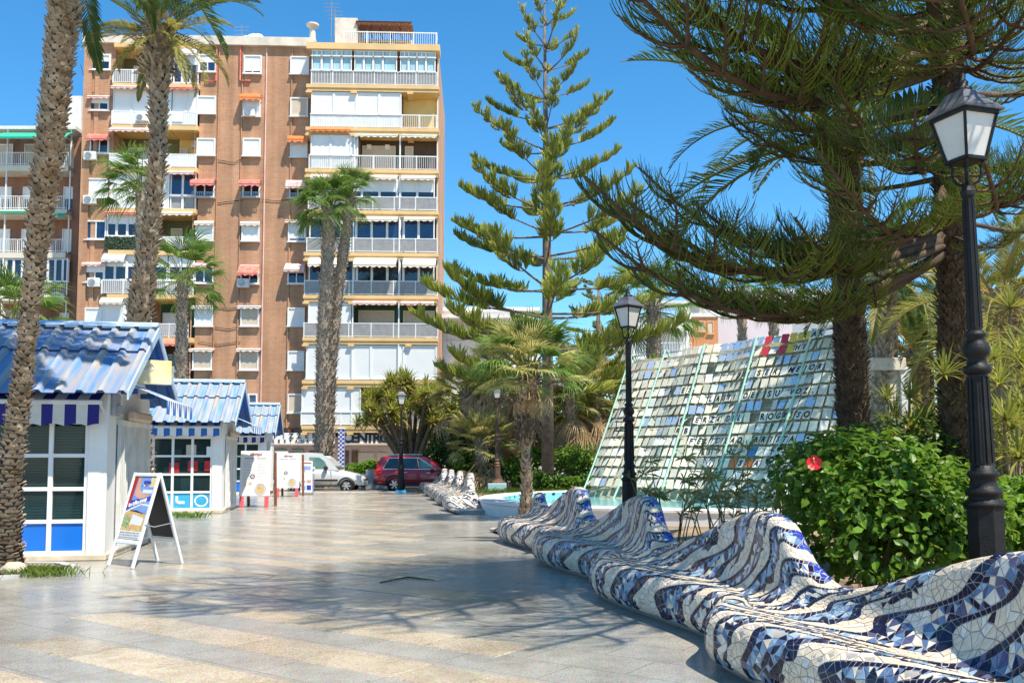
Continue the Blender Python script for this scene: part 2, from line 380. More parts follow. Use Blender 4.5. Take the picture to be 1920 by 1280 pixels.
def make_bench(name, label, Bn, dens, big, nearest):
    root = thing(name, label, 'bench', (0,0,0), 0, 'wavy mosaic benches along the promenade')
    b = MB(); b.smooth = True; ns = int((Bn.s1-Bn.s0)/.05); WS = [i/46*2.35 for i in range(47)]
    rows = [[Bn.surf(Bn.s0 + (Bn.s1-Bn.s0)*i/ns, w) for w in WS] for i in range(ns+1)]
    b.grid(rows); b.smooth = False
    b.add(rows[0], [tuple(range(47))]); b.add(rows[-1], [tuple(range(46,-1,-1))])
    b.build('bench_body', m_grout, root, fixn=True)
    WMAX = 2.05
    pts = []; edges = []; cell = {}; gs = dens*.55
    def put(x, w):
        i = len(pts); pts.append(Vector((x, w))); cell.setdefault((int(x/gs), int(w/gs)), []).append(i); return i
    def nearany(x, w, r):
        a, c = int(x/gs), int(w/gs); k = int(r/gs)+1
        for i in range(a-k, a+k+1):
            for j in range(c-k, c+k+1):
                for q in cell.get((i,j), ()):
                    if (pts[q]-Vector((x,w))).length < r: return True
        return False
    kmin = int(Bn.g(Bn.s0)/PER) - 6; kmax = int(Bn.g(Bn.s1)/PER) + 2
    quads = []
    def S(ph, w, k): return Bn.ginv(ph*PER + D_of(w) + wob(w, k) + 0)
    x0, x1 = Bn.s0+.01, Bn.s1-.01
    for k in range(kmin, kmax):
        for (fa, fb) in ((.36,.49),(.87,1.0)):
            w = .05; prev = None
            while w < WMAX:
                xa, xb = S(k+fa, w, k), S(k+fb, w, k if fb < 1 else k)
                ok = xa > x0 and xb < x1
                cur = (put(xa, w), put(xb, w)) if ok else None
                if prev and cur: quads.append((prev[0], prev[1], cur[1], cur[0])); edges.append((prev[0],cur[0])); edges.append((prev[1],cur[1]))
                prev = cur
                dw = .02; sl = sqrt(1 + ((S(k+fa, w+dw, k)-xa)/dw)**2); w += max(.008, dens*.72/sl)
    xx = x0; row = 0
    while xx < x1:
        w = .05 + (dens*.5 if row % 2 else 0)
        while w < WMAX:
            x_, w_ = xx + Bn.r.uniform(-.4,.4)*dens, min(WMAX, w + Bn.r.uniform(-.4,.4)*dens)
            if x0 <= x_ <= x1 and w_ > .045 and not nearany(x_, w_, dens*.52): put(x_, w_)
            w += dens
        xx += dens*.87; row += 1
    r = geometry.delaunay_2d_cdt(pts, edges, [], 0, 1e-5, False)
    V = r[0]; F = [f for f in r[2] if max((V[f[j]]-V[f[j-1]]).length for j in range(3)) < dens*3.2]
    polys = []
    def frac(x, w):
        # stripe wobble depends on the stripe, so settle it in two steps
        y = (Bn.g(x) - D_of(w))/PER; k = math.floor(y)
        for _ in range(3):
            y2 = (Bn.g(x) - D_of(w) - wob(w, k))/PER; k2 = math.floor(y2)
            if k2 == k: break
            k = k2
        return y2 - k2, k2
    cats = []
    for f in F:
        c = (V[f[0]]+V[f[1]]+V[f[2]])/3; fr, k = frac(c.x, c.y)
        cats.append((next((i for i, (a, z) in enumerate(CUTS) if a <= fr < z), 0), fr, k))
    # merge neighbours into four-sided pieces: border pairs always, others sometimes
    em = {}
    for i, f in enumerate(F):
        for j in range(3):
            em.setdefault(frozenset((f[j], f[(j+1)%3])), []).append(i)
    used = [False]*len(F); order = list(range(len(F))); Bn.r.shuffle(order)
    for i in order:
        if used[i]: continue
        f = F[i]; best = None
        for j in range(3):
            e = frozenset((f[j], f[(j+1)%3])); L = (V[f[j]]-V[f[(j+1)%3]]).length
            for o in em[e]:
                if o != i and not used[o] and cats[o][0] == cats[i][0] and cats[o][2] == cats[i][2]:
                    ap = [q for q in F[o] if q not in e][0]
                    q4 = [f[(j+1)%3], f[(j+2)%3], f[j], ap]
                    ok = True
                    for z in range(4):
                        a, b2, c2 = V[q4[z]], V[q4[(z+1)%4]], V[q4[(z+2)%4]]
                        if (b2-a).x*(c2-b2).y - (b2-a).y*(c2-b2).x < 1e-5: ok = False
                    if ok and (best is None or L > best[0]): best = (L, o, q4)
        used[i] = True
        if best and (cats[i][0] in (1,3) or Bn.r.random() < (.55 if cats[i][0] == 0 else .25)):
            used[best[1]] = True; polys.append((best[2], cats[i]))
        else: polys.append((list(f), cats[i]))
    out = []
    for ids, (cat, fr, k) in polys:
        P3 = []; cen = Vector((0,0))
        for q in ids: cen += V[q]
        cen /= len(ids)
        R = Bn.r
        if cat == 0: mi = 0 if R.random() < .72 else 1
        elif cat in (1,3): mi = 2 if R.random() < .96 else 5
        else:
            u = (fr-.49)/.38; a = abs(u - .5 - .14*sin(cen.y*6 + k))
            if a < .10 and R.random() < .85: mi = 1 if R.random() < .6 else 0
            else:
                z = R.random() + .25*sin(k*2.3) ; mi = 4 if z < .27 else 3 if z < .52 else 2 if z < .84 else 5 if z < .94 else 1
        if cen.y > 1.66 and cat != 0 and big: mi = 6 if R.random() < .8 else 3
        n = Bn.nrm(cen.x, cen.y)
        n = (n + Vector((R.gauss(0,.03), R.gauss(0,.03), R.gauss(0,.03)))).normalized()
        p3 = [Bn.surf(V[q].x, V[q].y) for q in ids]; c3 = sum(p3, Vector())/len(p3)
        rad = sum((p-c3).length for p in p3)/len(p3)
        if rad < .006: continue
        sh = max(.55, 1 - .0042/rad*1.5)
        lift = .0035 + R.uniform(-.001,.001)
        base = []
        top = []
        for p in p3:
            q = c3 + (p-c3)*sh; top.append(q + n*lift); base.append(q - n*.004)
        # flatten the face a little so that each shard is a facet of its own
        out.append((c3, top, base, mi, rad))
    eye = Vector((0,0,EYE))
    def size(o):
        d = eye - o[0]; top = o[1]; nm = (top[1]-top[0]).cross(top[2]-top[0])
        fc = cam.matrix_world.inverted() @ o[0] if False else o[0]
        vis = 1 if (o[0].y > 3.6 and o[0].x/o[0].y < .60) else 0
        return vis*o[4]*abs(nm.normalized().dot(d.normalized()))/d.length**2
    idx = sorted(range(len(out)), key=lambda i: -size(out[i]))[:nearest]; ids = set(idx)
    def poly(mb, o, org):
        top, base = o[1], o[2]; n = len(top); vs = [p-org for p in top+base]
        nm = (top[1]-top[0]).cross(top[2]-top[0]); fl = nm.dot(top[0]-base[0]) < 0
        f0 = tuple(range(n)); sides = [(i, n+i, n+(i+1)%n, (i+1)%n) for i in range(n)]
        if fl: f0 = f0[::-1]; sides = [q[::-1] for q in sides]
        mb.add(vs, [f0]+sides, o[3])
    rest = MB()
    for i, o in enumerate(out):
        if i in ids:
            q = MB(); q_o = (o[0], o[1], o[2], 0, o[4]); poly(q, q_o, o[0]); q.build('mosaic_tile', TILE[o[3]], root, o[0])
        else: poly(rest, o, Vector((0,0,0)))
    rest.build('small_mosaic_tiles', TILE, root, kind='stuff')
    return root
near_bench = Bench((-.27, 17.28), (.166, -.986), -2.2, 16.0, 2.6, 0, 3)
make_bench('mosaic_bench', 'long wavy bench of white, navy and sky blue mosaic in front of the hibiscus bush', near_bench, .060, True, 300)
e2 = (Vector((-2.1, 27.6, 0)) - Vector((-4.2, 41.4, 0))).normalized()
far_bench = Bench((-4.2, 41.2), (e2.x, e2.y), -.3, 16.0, .5, 2.6, 9)
make_bench('mosaic_bench', 'pale striped mosaic bench with three wave crests between the red car and the pool', far_bench, .13, False, 300)
# ------------------------------------------------------------------ brick apartment block at the end of the promenade
def brickmat(name, a, b, mortar, sc=1.0):
    m = bpy.data.materials.new(name); m.use_nodes = True; t = m.node_tree; bs = t.nodes['Principled BSDF']; bs.inputs['Roughness'].default_value = .85
    tc = node(t, 'ShaderNodeTexCoord'); mp = node(t, 'ShaderNodeMapping'); mp.inputs['Rotation'].default_value = (radians(90),0,0)
    sx = node(t, 'ShaderNodeSeparateXYZ'); cx = node(t, 'ShaderNodeCombineXYZ'); ad = node(t, 'ShaderNodeMath', operation='ADD')
    t.links.new(tc.outputs['Object'], sx.inputs[0]); t.links.new(sx.outputs[0], ad.inputs[0]); t.links.new(sx.outputs[1], ad.inputs[1]); t.links.new(ad.outputs[0], cx.inputs[0]); t.links.new(sx.outputs[2], cx.inputs[1])
    bk = node(t, 'ShaderNodeTexBrick'); bk.inputs['Scale'].default_value = sc; bk.inputs['Brick Width'].default_value = .27; bk.inputs['Row Height'].default_value = .085; bk.inputs['Mortar Size'].default_value = .012
    bk.inputs['Color1'].default_value = (*a,1); bk.inputs['Color2'].default_value = (*b,1); bk.inputs['Mortar'].default_value = (*mortar,1)
    t.links.new(cx.outputs[0], bk.inputs['Vector'])
    nz = node(t, 'ShaderNodeTexNoise'); nz.inputs['Scale'].default_value = .35; nz.inputs['Detail'].default_value = 6; t.links.new(tc.outputs['Object'], nz.inputs['Vector'])
    rp = node(t, 'ShaderNodeValToRGB'); rp.color_ramp.elements[0].color = (.80,.78,.76,1); rp.color_ramp.elements[1].color = (1.12,1.1,1.08,1); rp.color_ramp.elements[0].position = .3; rp.color_ramp.elements[1].position = .7
    t.links.new(nz.outputs['Fac'], rp.inputs[0])
    mx = node(t, 'ShaderNodeMixRGB'); mx.blend_type = 'MULTIPLY'; mx.inputs[0].default_value = 1; t.links.new(bk.outputs['Color'], mx.inputs[1]); t.links.new(rp.outputs[0], mx.inputs[2])
    mp.inputs['Rotation'].default_value = (0,0,0); mp.inputs['Scale'].default_value = (1.6,1.6,.07); t.links.new(tc.outputs['Object'], mp.inputs['Vector'])
    n2 = node(t, 'ShaderNodeTexNoise'); n2.inputs['Scale'].default_value = 1; n2.inputs['Detail'].default_value = 5; t.links.new(mp.outputs[0], n2.inputs['Vector'])
    r2 = node(t, 'ShaderNodeValToRGB'); r2.color_ramp.elements[0].color = (.78,.76,.74,1); r2.color_ramp.elements[0].position = .34; r2.color_ramp.elements[1].color = (1.05,1.05,1.05,1); r2.color_ramp.elements[1].position = .6; t.links.new(n2.outputs['Fac'], r2.inputs[0])
    m3 = node(t, 'ShaderNodeMixRGB'); m3.blend_type = 'MULTIPLY'; m3.inputs[0].default_value = 1; t.links.new(mx.outputs[0], m3.inputs[1]); t.links.new(r2.outputs[0], m3.inputs[2]); mx = m3
    t.links.new(mx.outputs[0], bs.inputs['Base Color'])
    bp = node(t, 'ShaderNodeBump'); bp.inputs['Strength'].default_value = .5; bp.inputs['Distance'].default_value = .01; bp.invert = True; t.links.new(bk.outputs['Fac'], bp.inputs['Height']); t.links.new(bp.outputs[0], bs.inputs['Normal'])
    return m
m_brick = brickmat('red_brick', (.50,.245,.125), (.40,.185,.09), (.54,.37,.25))
m_brickdark = brickmat('old_red_brick', (.30,.13,.08), (.25,.10,.06), (.33,.22,.16))
m_ochre = M('ochre_plaster', (.66,.44,.20), .8, var=.08, scale=1.2)
m_yellow = M('yellow_plaster', (.68,.47,.16), .8, var=.1, scale=1.0)
m_cream = M('cream_plaster', (.66,.59,.47), .8, var=.08, scale=1.0)
m_parapet = M('chalky_parapet', (.60,.53,.44), .85, var=.15, scale=1.4)
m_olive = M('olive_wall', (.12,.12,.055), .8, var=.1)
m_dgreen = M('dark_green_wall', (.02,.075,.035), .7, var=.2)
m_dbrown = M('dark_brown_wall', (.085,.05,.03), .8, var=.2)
m_beigeblind = M('beige_blind', (.55,.45,.34), .7, var=.06)
m_alu = M('white_aluminium', (.75,.75,.73), .4, var=.04)
m_railglass = M('grey_rail_panel', (.27,.26,.25), .35, var=.12, scale=3)
m_railpale = M('pale_rail_panel', (.68,.68,.65), .4, var=.06, scale=3)
m_palepane = M('pale_blue_curtain_pane', (.36,.53,.58), .12, var=.18, scale=.9)
m_awn_cream = M('cream_awning', (.74,.62,.50), .8, var=.06)
m_awn_red = M('faded_red_awning', (.62,.13,.085), .75, c2=(.68,.24,.19), scale=3)
m_awn_pink = M('pink_striped_awning', (.66,.33,.29), .75, c2=(.72,.56,.50), scale=1, stretch=(8,1,1))
m_awn_orange = M('orange_awning', (.72,.20,.05), .75, var=.2)
m_awn_green = M('green_awning', (.02,.36,.24), .7, var=.1)
m_ivy = M('screen_leaves', (.012,.03,.012), .7, c2=(.05,.09,.035), scale=10)
def slatmat(name, c, pitch=.06, axis=2, depth=.5, gap=(.55,)):
    m = M(name, c, .5, var=.03, scale=1); t = m.node_tree; b = t.nodes['Principled BSDF']
    tc = node(t, 'ShaderNodeTexCoord'); sx = node(t, 'ShaderNodeSeparateXYZ'); t.links.new(tc.outputs['Object'], sx.inputs[0])
    ma = node(t, 'ShaderNodeMath', operation='MULTIPLY'); ma.inputs[1].default_value = 1/pitch; fr = node(t, 'ShaderNodeMath', operation='FRACT')
    t.links.new(sx.outputs[axis], ma.inputs[0]); t.links.new(ma.outputs[0], fr.inputs[0])
    bp = node(t, 'ShaderNodeBump'); bp.inputs['Strength'].default_value = depth; bp.inputs['Distance'].default_value = .015
    t.links.new(fr.outputs[0], bp.inputs['Height']); t.links.new(bp.outputs[0], b.inputs['Normal']); return m
m_shutter = slatmat('white_roller_shutter', (.76,.76,.74)); m_shutter_b = slatmat('beige_roller_shutter', (.63,.56,.45))
BY, BROT = 62.0, radians(2.3)
BO = P(150, 800, BY); BO.z = 0
bld = thing('apartment_building', 'nine storey red brick apartment block with ochre balcony bands at the end of the promenade', 'apartment block', BO, BROT)
_ca, _sa = cos(BROT), sin(BROT)
def FP(px, py, off=0.0):                                  # a sight line met with the facade plane, in facade metres
    r = ray(px, py); n = Vector((_sa, -_ca, 0)); p0 = BO - n*0 + n*off
    t = (p0 - Vector((0,0,EYE))).dot(n)/r.dot(n); w = Vector((0,0,EYE)) + r*t - BO
    return (w.x*_ca + w.y*_sa, w.z)
def R4(a, b, c, d, off=0.0):                              # pixel rectangle -> x0, z0, x1, z1
    x0, z1 = FP(a, b, off); x1, z0 = FP(c, d, off); return x0, z0, x1, z1
XL = FP(148, 500)[0]; XBL = FP(206, 500)[0]; XBR = FP(368, 500)[0]; XF0 = FP(573, 400, 1.25)[0]; XF1 = FP(821, 400, 1.25)[0]
ZTOP = FP(480, 88)[1]; DEP = 13.0
ZF = [FP(700, y, 1.25)[1] for y in (163, 243, 321, 398, 477, 557, 636, 716, 801)]    # right balcony slab levels
ZB = [FP(280, y, .15)[1] for y in (161, 239, 318, 395, 473, 555, 636, 716, 801)]     # left balcony slab levels
ZG = ZF[8]
# main walls: built in pieces round the left balcony recess
wb = MB()
wb.box((XL, 0, ZG), (XBL, DEP, ZTOP)); wb.box((XBR, 0, ZG), (XF0+.35, DEP, ZTOP)); wb.box((XBL, 1.6, ZG), (XBR, DEP, ZTOP)); wb.box((XF0+.35, .02, ZG), (XF1-.06, DEP-.01, ZTOP+.05))
wb.box((XL-.0, -.16, ZG), (XL+.55, 0, ZTOP)); wb.box((XL+.75, -.08, ZG), (XL+1.05, 0, ZTOP))
wb.build('brick_wall', m_brick, bld)
pb = MB(); x0, z0 = FP(168, 76); pb.box((XL-.15, -.28, ZTOP), (XF0+.2, DEP, ZTOP+.62)); pb.box((XL+2.2, 1.2, ZTOP+.62), (XL+9.5, DEP-1, ZTOP+1.15)); pb.box((XL+9.6, 2.2, ZTOP+.62), (XF0, DEP-1, ZTOP+.9)); pb.build('parapet', m_parapet, bld)
for px in (365, 408, 452, 497, 545):                     # drain pipes and joints on the brickwork
    q = MB(); x = FP(px, 300)[0]; q.tube([(x,-.05,ZG),(x,-.05,ZTOP-.05)], .05, 6); q.build('drain_pipe', m_brick if px != 497 else m_awn_pink, bld)
for px in (407, 452):
    q = MB(); x, za = FP(px, 88); x2, zb = FP(px-22 if px == 407 else px+18, 153); q.tube([(x,-.1,za),(x,-.1,zb),(x2,-.1,zb)], .07, 6); q.build('red_pipe', m_awn_red, bld)
# ground floor: dark recess, restaurant front
def panelbox(name, mat, rect, y0, y1, parent=bld):
    x0, z0, x1, z1 = rect; q = MB(); q.box((x0, y0, z0), (x1, y1, z1)); return q.build(name, mat, parent)
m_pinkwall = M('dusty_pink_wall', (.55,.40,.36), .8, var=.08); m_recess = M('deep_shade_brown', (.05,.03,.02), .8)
panelbox('ground_floor_wall', m_pinkwall, (XL, 0, XF1-.06, ZG-.003), .4, DEP-.01)
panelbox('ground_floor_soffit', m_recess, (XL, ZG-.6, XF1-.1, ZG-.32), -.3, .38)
for a, b_ in ((505,560),(668,700),(706,724)):
    panelbox('shop_shutter', m_beigeblind, R4(a, 848, b_, 905, 0), .34, .40)
for a in (578, 658, 640): panelbox('menu_case', m_brown, R4(a, 845, a+12, 872, 0), .30, .39)
for a in (512, 545): panelbox('shop_door', m_glassdark, R4(a, 842, a+22, 905, 0), .28, .39)
for i in range(9):
    q = MB(); x = FP(520+25*i, 806)[0]; q.box((x, -1.0, ZG-.32), (x+.1, .35, ZG-.1)); q.build('timber_joist', m_brown, bld)
# right hand balcony stack -------------------------------------------------
def rail(x0, x1, y, z, h, panel, parent, name='railing', bars=True, sides=None, toprail=None, vgap=.13):
    q = MB(); q.box((x0, y-.03, z+h-.06), (x1, y+.03, z+h), 0); q.box((x0, y-.02, z+.06), (x1, y+.02, z+.10), 0)
    n = max(1, round((x1-x0)/1.45))
    for i in range(n+1):
        x = x0 + (x1-x0)*i/n; q.box((x-.03, y-.035, z), (x+.03, y+.035, z+h+.02), 0)
    if bars:
        k = int((x1-x0)/vgap)
        for i in range(k): x = x0 + (i+.5)*(x1-x0)/k; q.box((x-.012, y-.045, z+.1), (x+.012, y-.022, z+h-.06), 0)
    if sides:
        for xs in sides: q.box((xs-.02, y, z+.06), (xs+.02, 0, z+.1), 0); q.box((xs-.03, y, z+h-.06), (xs+.03, 0, z+h), 0)
    o = q.build(name, m_alu if toprail is None else toprail, parent)
    if panel is not None:
        p = MB(); p.box((x0+.03, y-.012, z+.1), (x1-.03, y+.012, z+h-.06)); p.build('rail_panel', panel, o)
    return o
def window(x0, z0, x1, z1, y, kind='shutter', cols=2, parent=bld, fw=.07, deep=.12, glass=None, frame=None):
    glass = glass or m_glassdark; frame = frame or m_alu
    q = MB(); d = .05
    q.box((x0, y-d, z0), (x0+fw, y+deep, z1)); q.box((x1-fw, y-d, z0), (x1, y+deep, z1)); q.box((x0+fw, y-d, z1-fw), (x1-fw, y+deep, z1)); q.box((x0+fw, y-d, z0), (x1-fw, y+deep, z0+fw))
    q.box((x0-.06, y-.14, z0-.06), (x1+.06, y+.05, z0-.002))
    zs = z0 + fw; zsh = {'shutter': z0+fw, 'half': lerp(z0, z1, .55), 'ajar': lerp(z0, z1, .16), 'open': z1-fw, 'blind': z0+fw}[kind]
    if zsh > z0 + fw + .02:
        for i in range(1, cols): x = lerp(x0, x1, i/cols); q.box((x-.035, y-.02, z0+fw), (x+.035, y+deep, zsh))
    w = q.build('window', frame, parent)
    if zsh < z1-fw-.05:
        s = MB(); s.box((x0+fw+.002, y+.005, zsh), (x1-fw-.002, y+.03, z1-fw-.002)); s.build('shutter', m_shutter if kind != 'blind' else m_beigeblind, w)
    if zsh > z0+fw+.02:
        s = MB()
        for i in range(cols):
            a, b_ = lerp(x0+fw, x1-fw, i/cols), lerp(x0+fw, x1-fw, (i+1)/cols); s = MB(); s.box((a+.03, y+.04, z0+fw), (b_-.03, y+.06, zsh-.002)); s.build('pane', glass, w)
    else: pass
    return w
def awning(x0, x1, y, ztop, drop, out, mat, parent=bld, val=.12, arch=False, wavy=True):
    q = MB(); n = max(6, int((x1-x0)/.16)); rows = []
    prof = [(0,0),(out*.5,-drop*.36),(out*.92,-drop*.82),(out,-drop)]
    if arch: prof = [(0,0),(out*.55,-drop*.12),(out*.92,-drop*.5),(out,-drop)]
    for i in range(n+1):
        x = lerp(x0, x1, i/n); row = [(x, y-o, ztop+z) for o, z in prof]
        row.append((x, y-out-.005, ztop-drop-val*(1+.45*(sin(i*2.4) if wavy else 0)))); rows.append(row)
    q.grid(rows); k = len(prof)
    q.tube([(x0, y-out, ztop-drop),(x1, y-out, ztop-drop)], .025, 6)
    q.bar((x0+.03, y, ztop-drop), (x0+.03, y-out, ztop-drop), .03); q.bar((x1-.03, y, ztop-drop), (x1-.03, y-out, ztop-drop), .03)
    return q.build('awning', mat, parent)
def ac_unit(x, z, y, parent=bld, s=1.0):
    q = MB(); q.bbox((x-.42*s, y-.34, z-.3*s), (x+.42*s, y, z+.3*s), .03); o = q.build('air_conditioner', m_white2, parent)
    f = MB(); T = Matrix.Translation((x-.09*s, y-.35, z)) @ Matrix.Rotation(pi/2, 4, 'X'); f.lathe([(.23*s,0),(.23*s,.02),(.19*s,.025),(.05*s,.012)], 14, T=T); f.build('fan_grille', m_steel, o)
    q2 = MB(); q2.bar((x-.3, y-.3, z-.31*s), (x-.3, y+.02, z-.31*s), .04); q2.bar((x+.3, y-.3, z-.31*s), (x+.3, y+.02, z-.31*s), .04); q2.build('bracket', m_steel, o)
    return o
YF = -1.25
for k in range(9):
    q = MB(); x0 = XF0; q.box((x0-.08, YF-.06, ZF[k]-.12), (XF1+.05, .0, ZF[k]+.12), 0); q.box((x0-.03, YF, ZF[k]-.34), (XF1, YF+.25, ZF[k]-.122), 0)
    for xx in (x0-.10, lerp(x0, XF1, .33), lerp(x0, XF1, .76)): q.box((xx, YF-.1, ZF[k]-.50), (xx+.42, .0, ZF[k]-.36), 0)
    q.build('balcony_slab', m_ochre, bld)
q = MB(); q.box((XF0-.1, YF-.1, FP(700, 90, 1.25)[1]-.16), (XF1+.08, .0, FP(700, 90, 1.25)[1]+.28)); q.build('roof_slab', m_ochre, bld)
def FX(px): return FP(px, 400, 1.25)[0]
def bay(k):                                                # floor and ceiling heights of balcony k
    return ZF[k]+.12, (FP(700, 90, 1.25)[1]-.16 if k == 0 else ZF[k-1]-.36)
def enclosure(k, x0, x1, cols, kind, zrail, glass=None, rowsplit=None, parent=bld):
    zf, zc = bay(k); y = YF+.12
    n = len(cols) if hasattr(cols, '__len__') else cols; xs = [lerp(x0, x1, i/n) for i in range(n+1)] if not hasattr(cols, '__len__') else cols
    for i in range(len(xs)-1): window(xs[i], zf+zrail, xs[i+1]-.006, zc-.03, y, kind, 1, parent, fw=.075, glass=glass)
# floor 0 (top): glazed gallery
zf, zc = bay(0)
xs = [FX(p) for p in (580, 599, 618, 637, 656, 661, 679, 697, 715, 742, 748, 764, 780, 797, 815)]
hm = lerp(zf+1.05, zc, .70)
for i in range(len(xs)-1):
    if xs[i+1]-xs[i] < .3: continue
    window(xs[i], zf+1.02, xs[i+1]-.006, hm-.004, YF+.12, 'open', 1, bld, glass=m_palepane); window(xs[i], hm, xs[i+1]-.006, zc-.02, YF+.12, 'open', 1 if i % 2 else 2, bld, fw=.06, glass=m_palepane)
rail(FX(580), FX(818), YF+.05, zf, .98, m_railglass, bld, sides=(FX(818),), vgap=.2)
# floor 1: white shutters and an open yellow balcony
zf, zc = bay(1); enclosure(1, FX(580), FX(751), [FX(p) for p in (580,623,666,709,751)], 'shutter', .95)
rail(FX(580), FX(751), YF+.05, zf, .95, m_railpale, bld, vgap=.16); rail(FX(752), FX(818), YF+.05, zf, .98, None, bld, sides=(FX(818),))
# floor 2
zf, zc = bay(2); enclosure(2, FX(580), FX(657), [FX(p) for p in (580,618,657)], 'shutter', .98); enclosure(2, FX(657), FX(670), 1, 'shutter', .98)
rail(FX(578), FX(820), YF+.05, zf, 1.0, None, bld, sides=(FX(820),))
p = MB(); p.box((FX(581), YF+.07, zf+.1), (FX(668), YF+.09, zf+.94)); p.build('rail_panel', m_railpale, bld)
awning(FX(580), FX(655), YF, zc+.5, .28, .25, m_awn_orange); awning(FX(663), FX(745), YF, zc+.02, .12, .2, m_white2); awning(FX(752), FX(818), YF, zc+.02, .12, .2, m_white2)
# floor 3
zf, zc = bay(3); enclosure(3, FX(580), FX(815), [FX(p) for p in (580,612,645,678,711,744,750,782,815)], 'half', .12, m_glassdark)
rail(FX(578), FX(819), YF+.02, zf, .98, m_railglass, bld, bars=False, sides=(FX(819),)); awning(FX(582), FX(655), YF, zc+.1, .3, .35, m_awn_cream); awning(FX(680), FX(745), YF, zc+.1, .3, .35, m_awn_cream); awning(FX(752), FX(816), YF, zc+.1, .3, .35, m_awn_cream)
# floor 4
zf, zc = bay(4); enclosure(4, FX(580), FX(815), [FX(p) for p in (580,610,640,668,697,726,750,757,785,815)], 'open', .12, m_glassblue)
rail(FX(576), FX(820), YF+.02, zf, 1.02, m_railglass, bld, bars=False, sides=(FX(820),)); awning(FX(668), FX(746), YF, zc+.05, .3, .4, m_awn_cream); awning(FX(758), FX(816), YF, zc+.05, .22, .3, m_awn_cream)
# floor 5
zf, zc = bay(5); enclosure(5, FX(580), FX(815), [FX(p) for p in (580,606,632,664,670,698,727,750,757,786,815)], 'open', .12, m_glassdark)
rail(FX(573), FX(821), YF+.02, zf, 1.02, m_railglass, bld, bars=False, sides=(FX(821),))
for a, b_ in ((582,655),(666,745),(757,818)): awning(FX(a), FX(b_), YF, zc+.12, .62, .75, m_awn_cream, val=.16)
# floor 6
zf, zc = bay(6); enclosure(6, FX(580), FX(660), [FX(p) for p in (580,620,660)], 'shutter', .1)
rail(FX(573), FX(822), YF+.02, zf, 1.0, m_railglass, bld, bars=False, sides=(FX(822),), toprail=None); awning(FX(664), FX(745), YF, zc+.1, .2, .35, m_awn_pink); awning(FX(753), FX(815), YF, zc+.1, .2, .35, m_awn_pink)
# floor 7, 8
zf, zc = bay(7); enclosure(7, FX(577), FX(820), [FX(p) for p in (577,612,662,698,752,759,820)], 'shutter', .1)
zf, zc = bay(8); enclosure(8, FX(570), FX(680), [FX(p) for p in (570,624,680)], 'shutter', .95); rail(FX(570), FX(680), YF+.05, zf, .95, m_railpale, bld, bars=False); rail(FX(682), FX(820), YF+.03, zf, 1.0, m_railglass, bld, bars=False, sides=(FX(820),))
# walls, ceilings and doors of the open balconies
def backwall(k, a, b_, mat, ceil=m_yellow, side=None):
    zf, zc = bay(k); q = MB(); q.box((FX(a), -.04, zf), (FX(b_), .0, zc)); q.build('balcony_wall', mat, bld)
    q = MB(); q.box((FX(a), YF+.26, zc-.0), (FX(b_), -.05, zc+.06)); q.build('balcony_ceiling', ceil, bld)
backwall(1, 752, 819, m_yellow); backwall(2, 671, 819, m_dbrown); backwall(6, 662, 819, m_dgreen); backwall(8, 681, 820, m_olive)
def door(k, a, b_, kind='shutter', cols=2, h=2.05, mat=None, y=-.1):
    zf, zc = bay(k); w = window(FX(a), zf, FX(b_), zf+h, y, kind, cols, bld, deep=.04, frame=mat or m_cream); return w
door(2, 674, 738, 'blind'); door(2, 756, 772, 'blind', 1); door(6, 670, 738, 'blind'); door(6, 755, 815, 'blind'); door(8, 684, 730, 'blind')
for k, a in ((2,687),(2,722)): zf, zc = bay(k); q = MB(); q.bbox((FX(a)-.16,-.16,zc-.62),(FX(a)+.16,-.045,zc-.3),.03); q.build('wall_lamp', m_white, bld)
for k in (1, 2, 3, 4, 5, 6, 7, 8):
    zf, zc = bay(k)
    for a in (662, 748):
        if (k, a) in ((1,662),(1,748)): continue
        q = MB(); q.box((FX(a), YF+.0, zf), (FX(a)+.09, YF+.09, zc)); q.build('post', m_alu, bld)
q = MB(); q.box((XF1-.14, -.3, ZG), (XF1-.05, 0, ZTOP)); q.build('end_wall', m_cream, bld)
# roof terrace on the right
zt = FP(700, 90, 1.25)[1]+.28
rail(FX(640), FX(817), YF+.15, zt, .95, None, bld, sides=(FX(817),), vgap=.15)
q = MB(); a, b_ = FX(620), FX(663); zz = FP(640, 36, .2)[1]; q.box((a, -.4, zt), (b_, 5, zz)); q.box((b_, 1.6, zt), (FX(765), 5, zz-.6)); q.build('penthouse_wall', m_parapet, bld)
q = MB(); ya, yb = -.6, 2.4; x0, x1 = FX(660), FX(768)
rows = []
for i in range(61):
    x = lerp(x0, x1, i/60); dz = .05*abs(sin(i*pi/3)); rows.append([(x, ya, zz-.32+dz), (x, yb, zz+.15+dz)])
q.grid(rows); q.box((x0, ya+.1, zz-.48), (x1, ya+.25, zz-.34)); q.build('tiled_canopy', M('terracotta_tiles', (.34,.15,.08), .8, var=.25, scale=8), bld, fixn=False)
for i in range(6): q = MB(); x = lerp(x0+.2, x1-.2, i/5); q.box((x, ya, zz-.62), (x+.1, 1.5, zz-.49)); q.build('rafter', m_brown, bld)
for a, b_ in ((668,690),(694,722),(727,756)): window(FX(a), zt+.05, FX(b_), zt+1.5, 1.55, 'open', 1, bld, deep=.04)
q = MB(); x, z = FP(585, 72, -1); q.lathe([(.3,0),(.24,.2),(.2,1.1),(.22,1.15),(.45,1.2),(.45,1.32),(.1,1.42)], 10, (x, 1.2, z-.2)); q.build('chimney', m_parapet, bld)
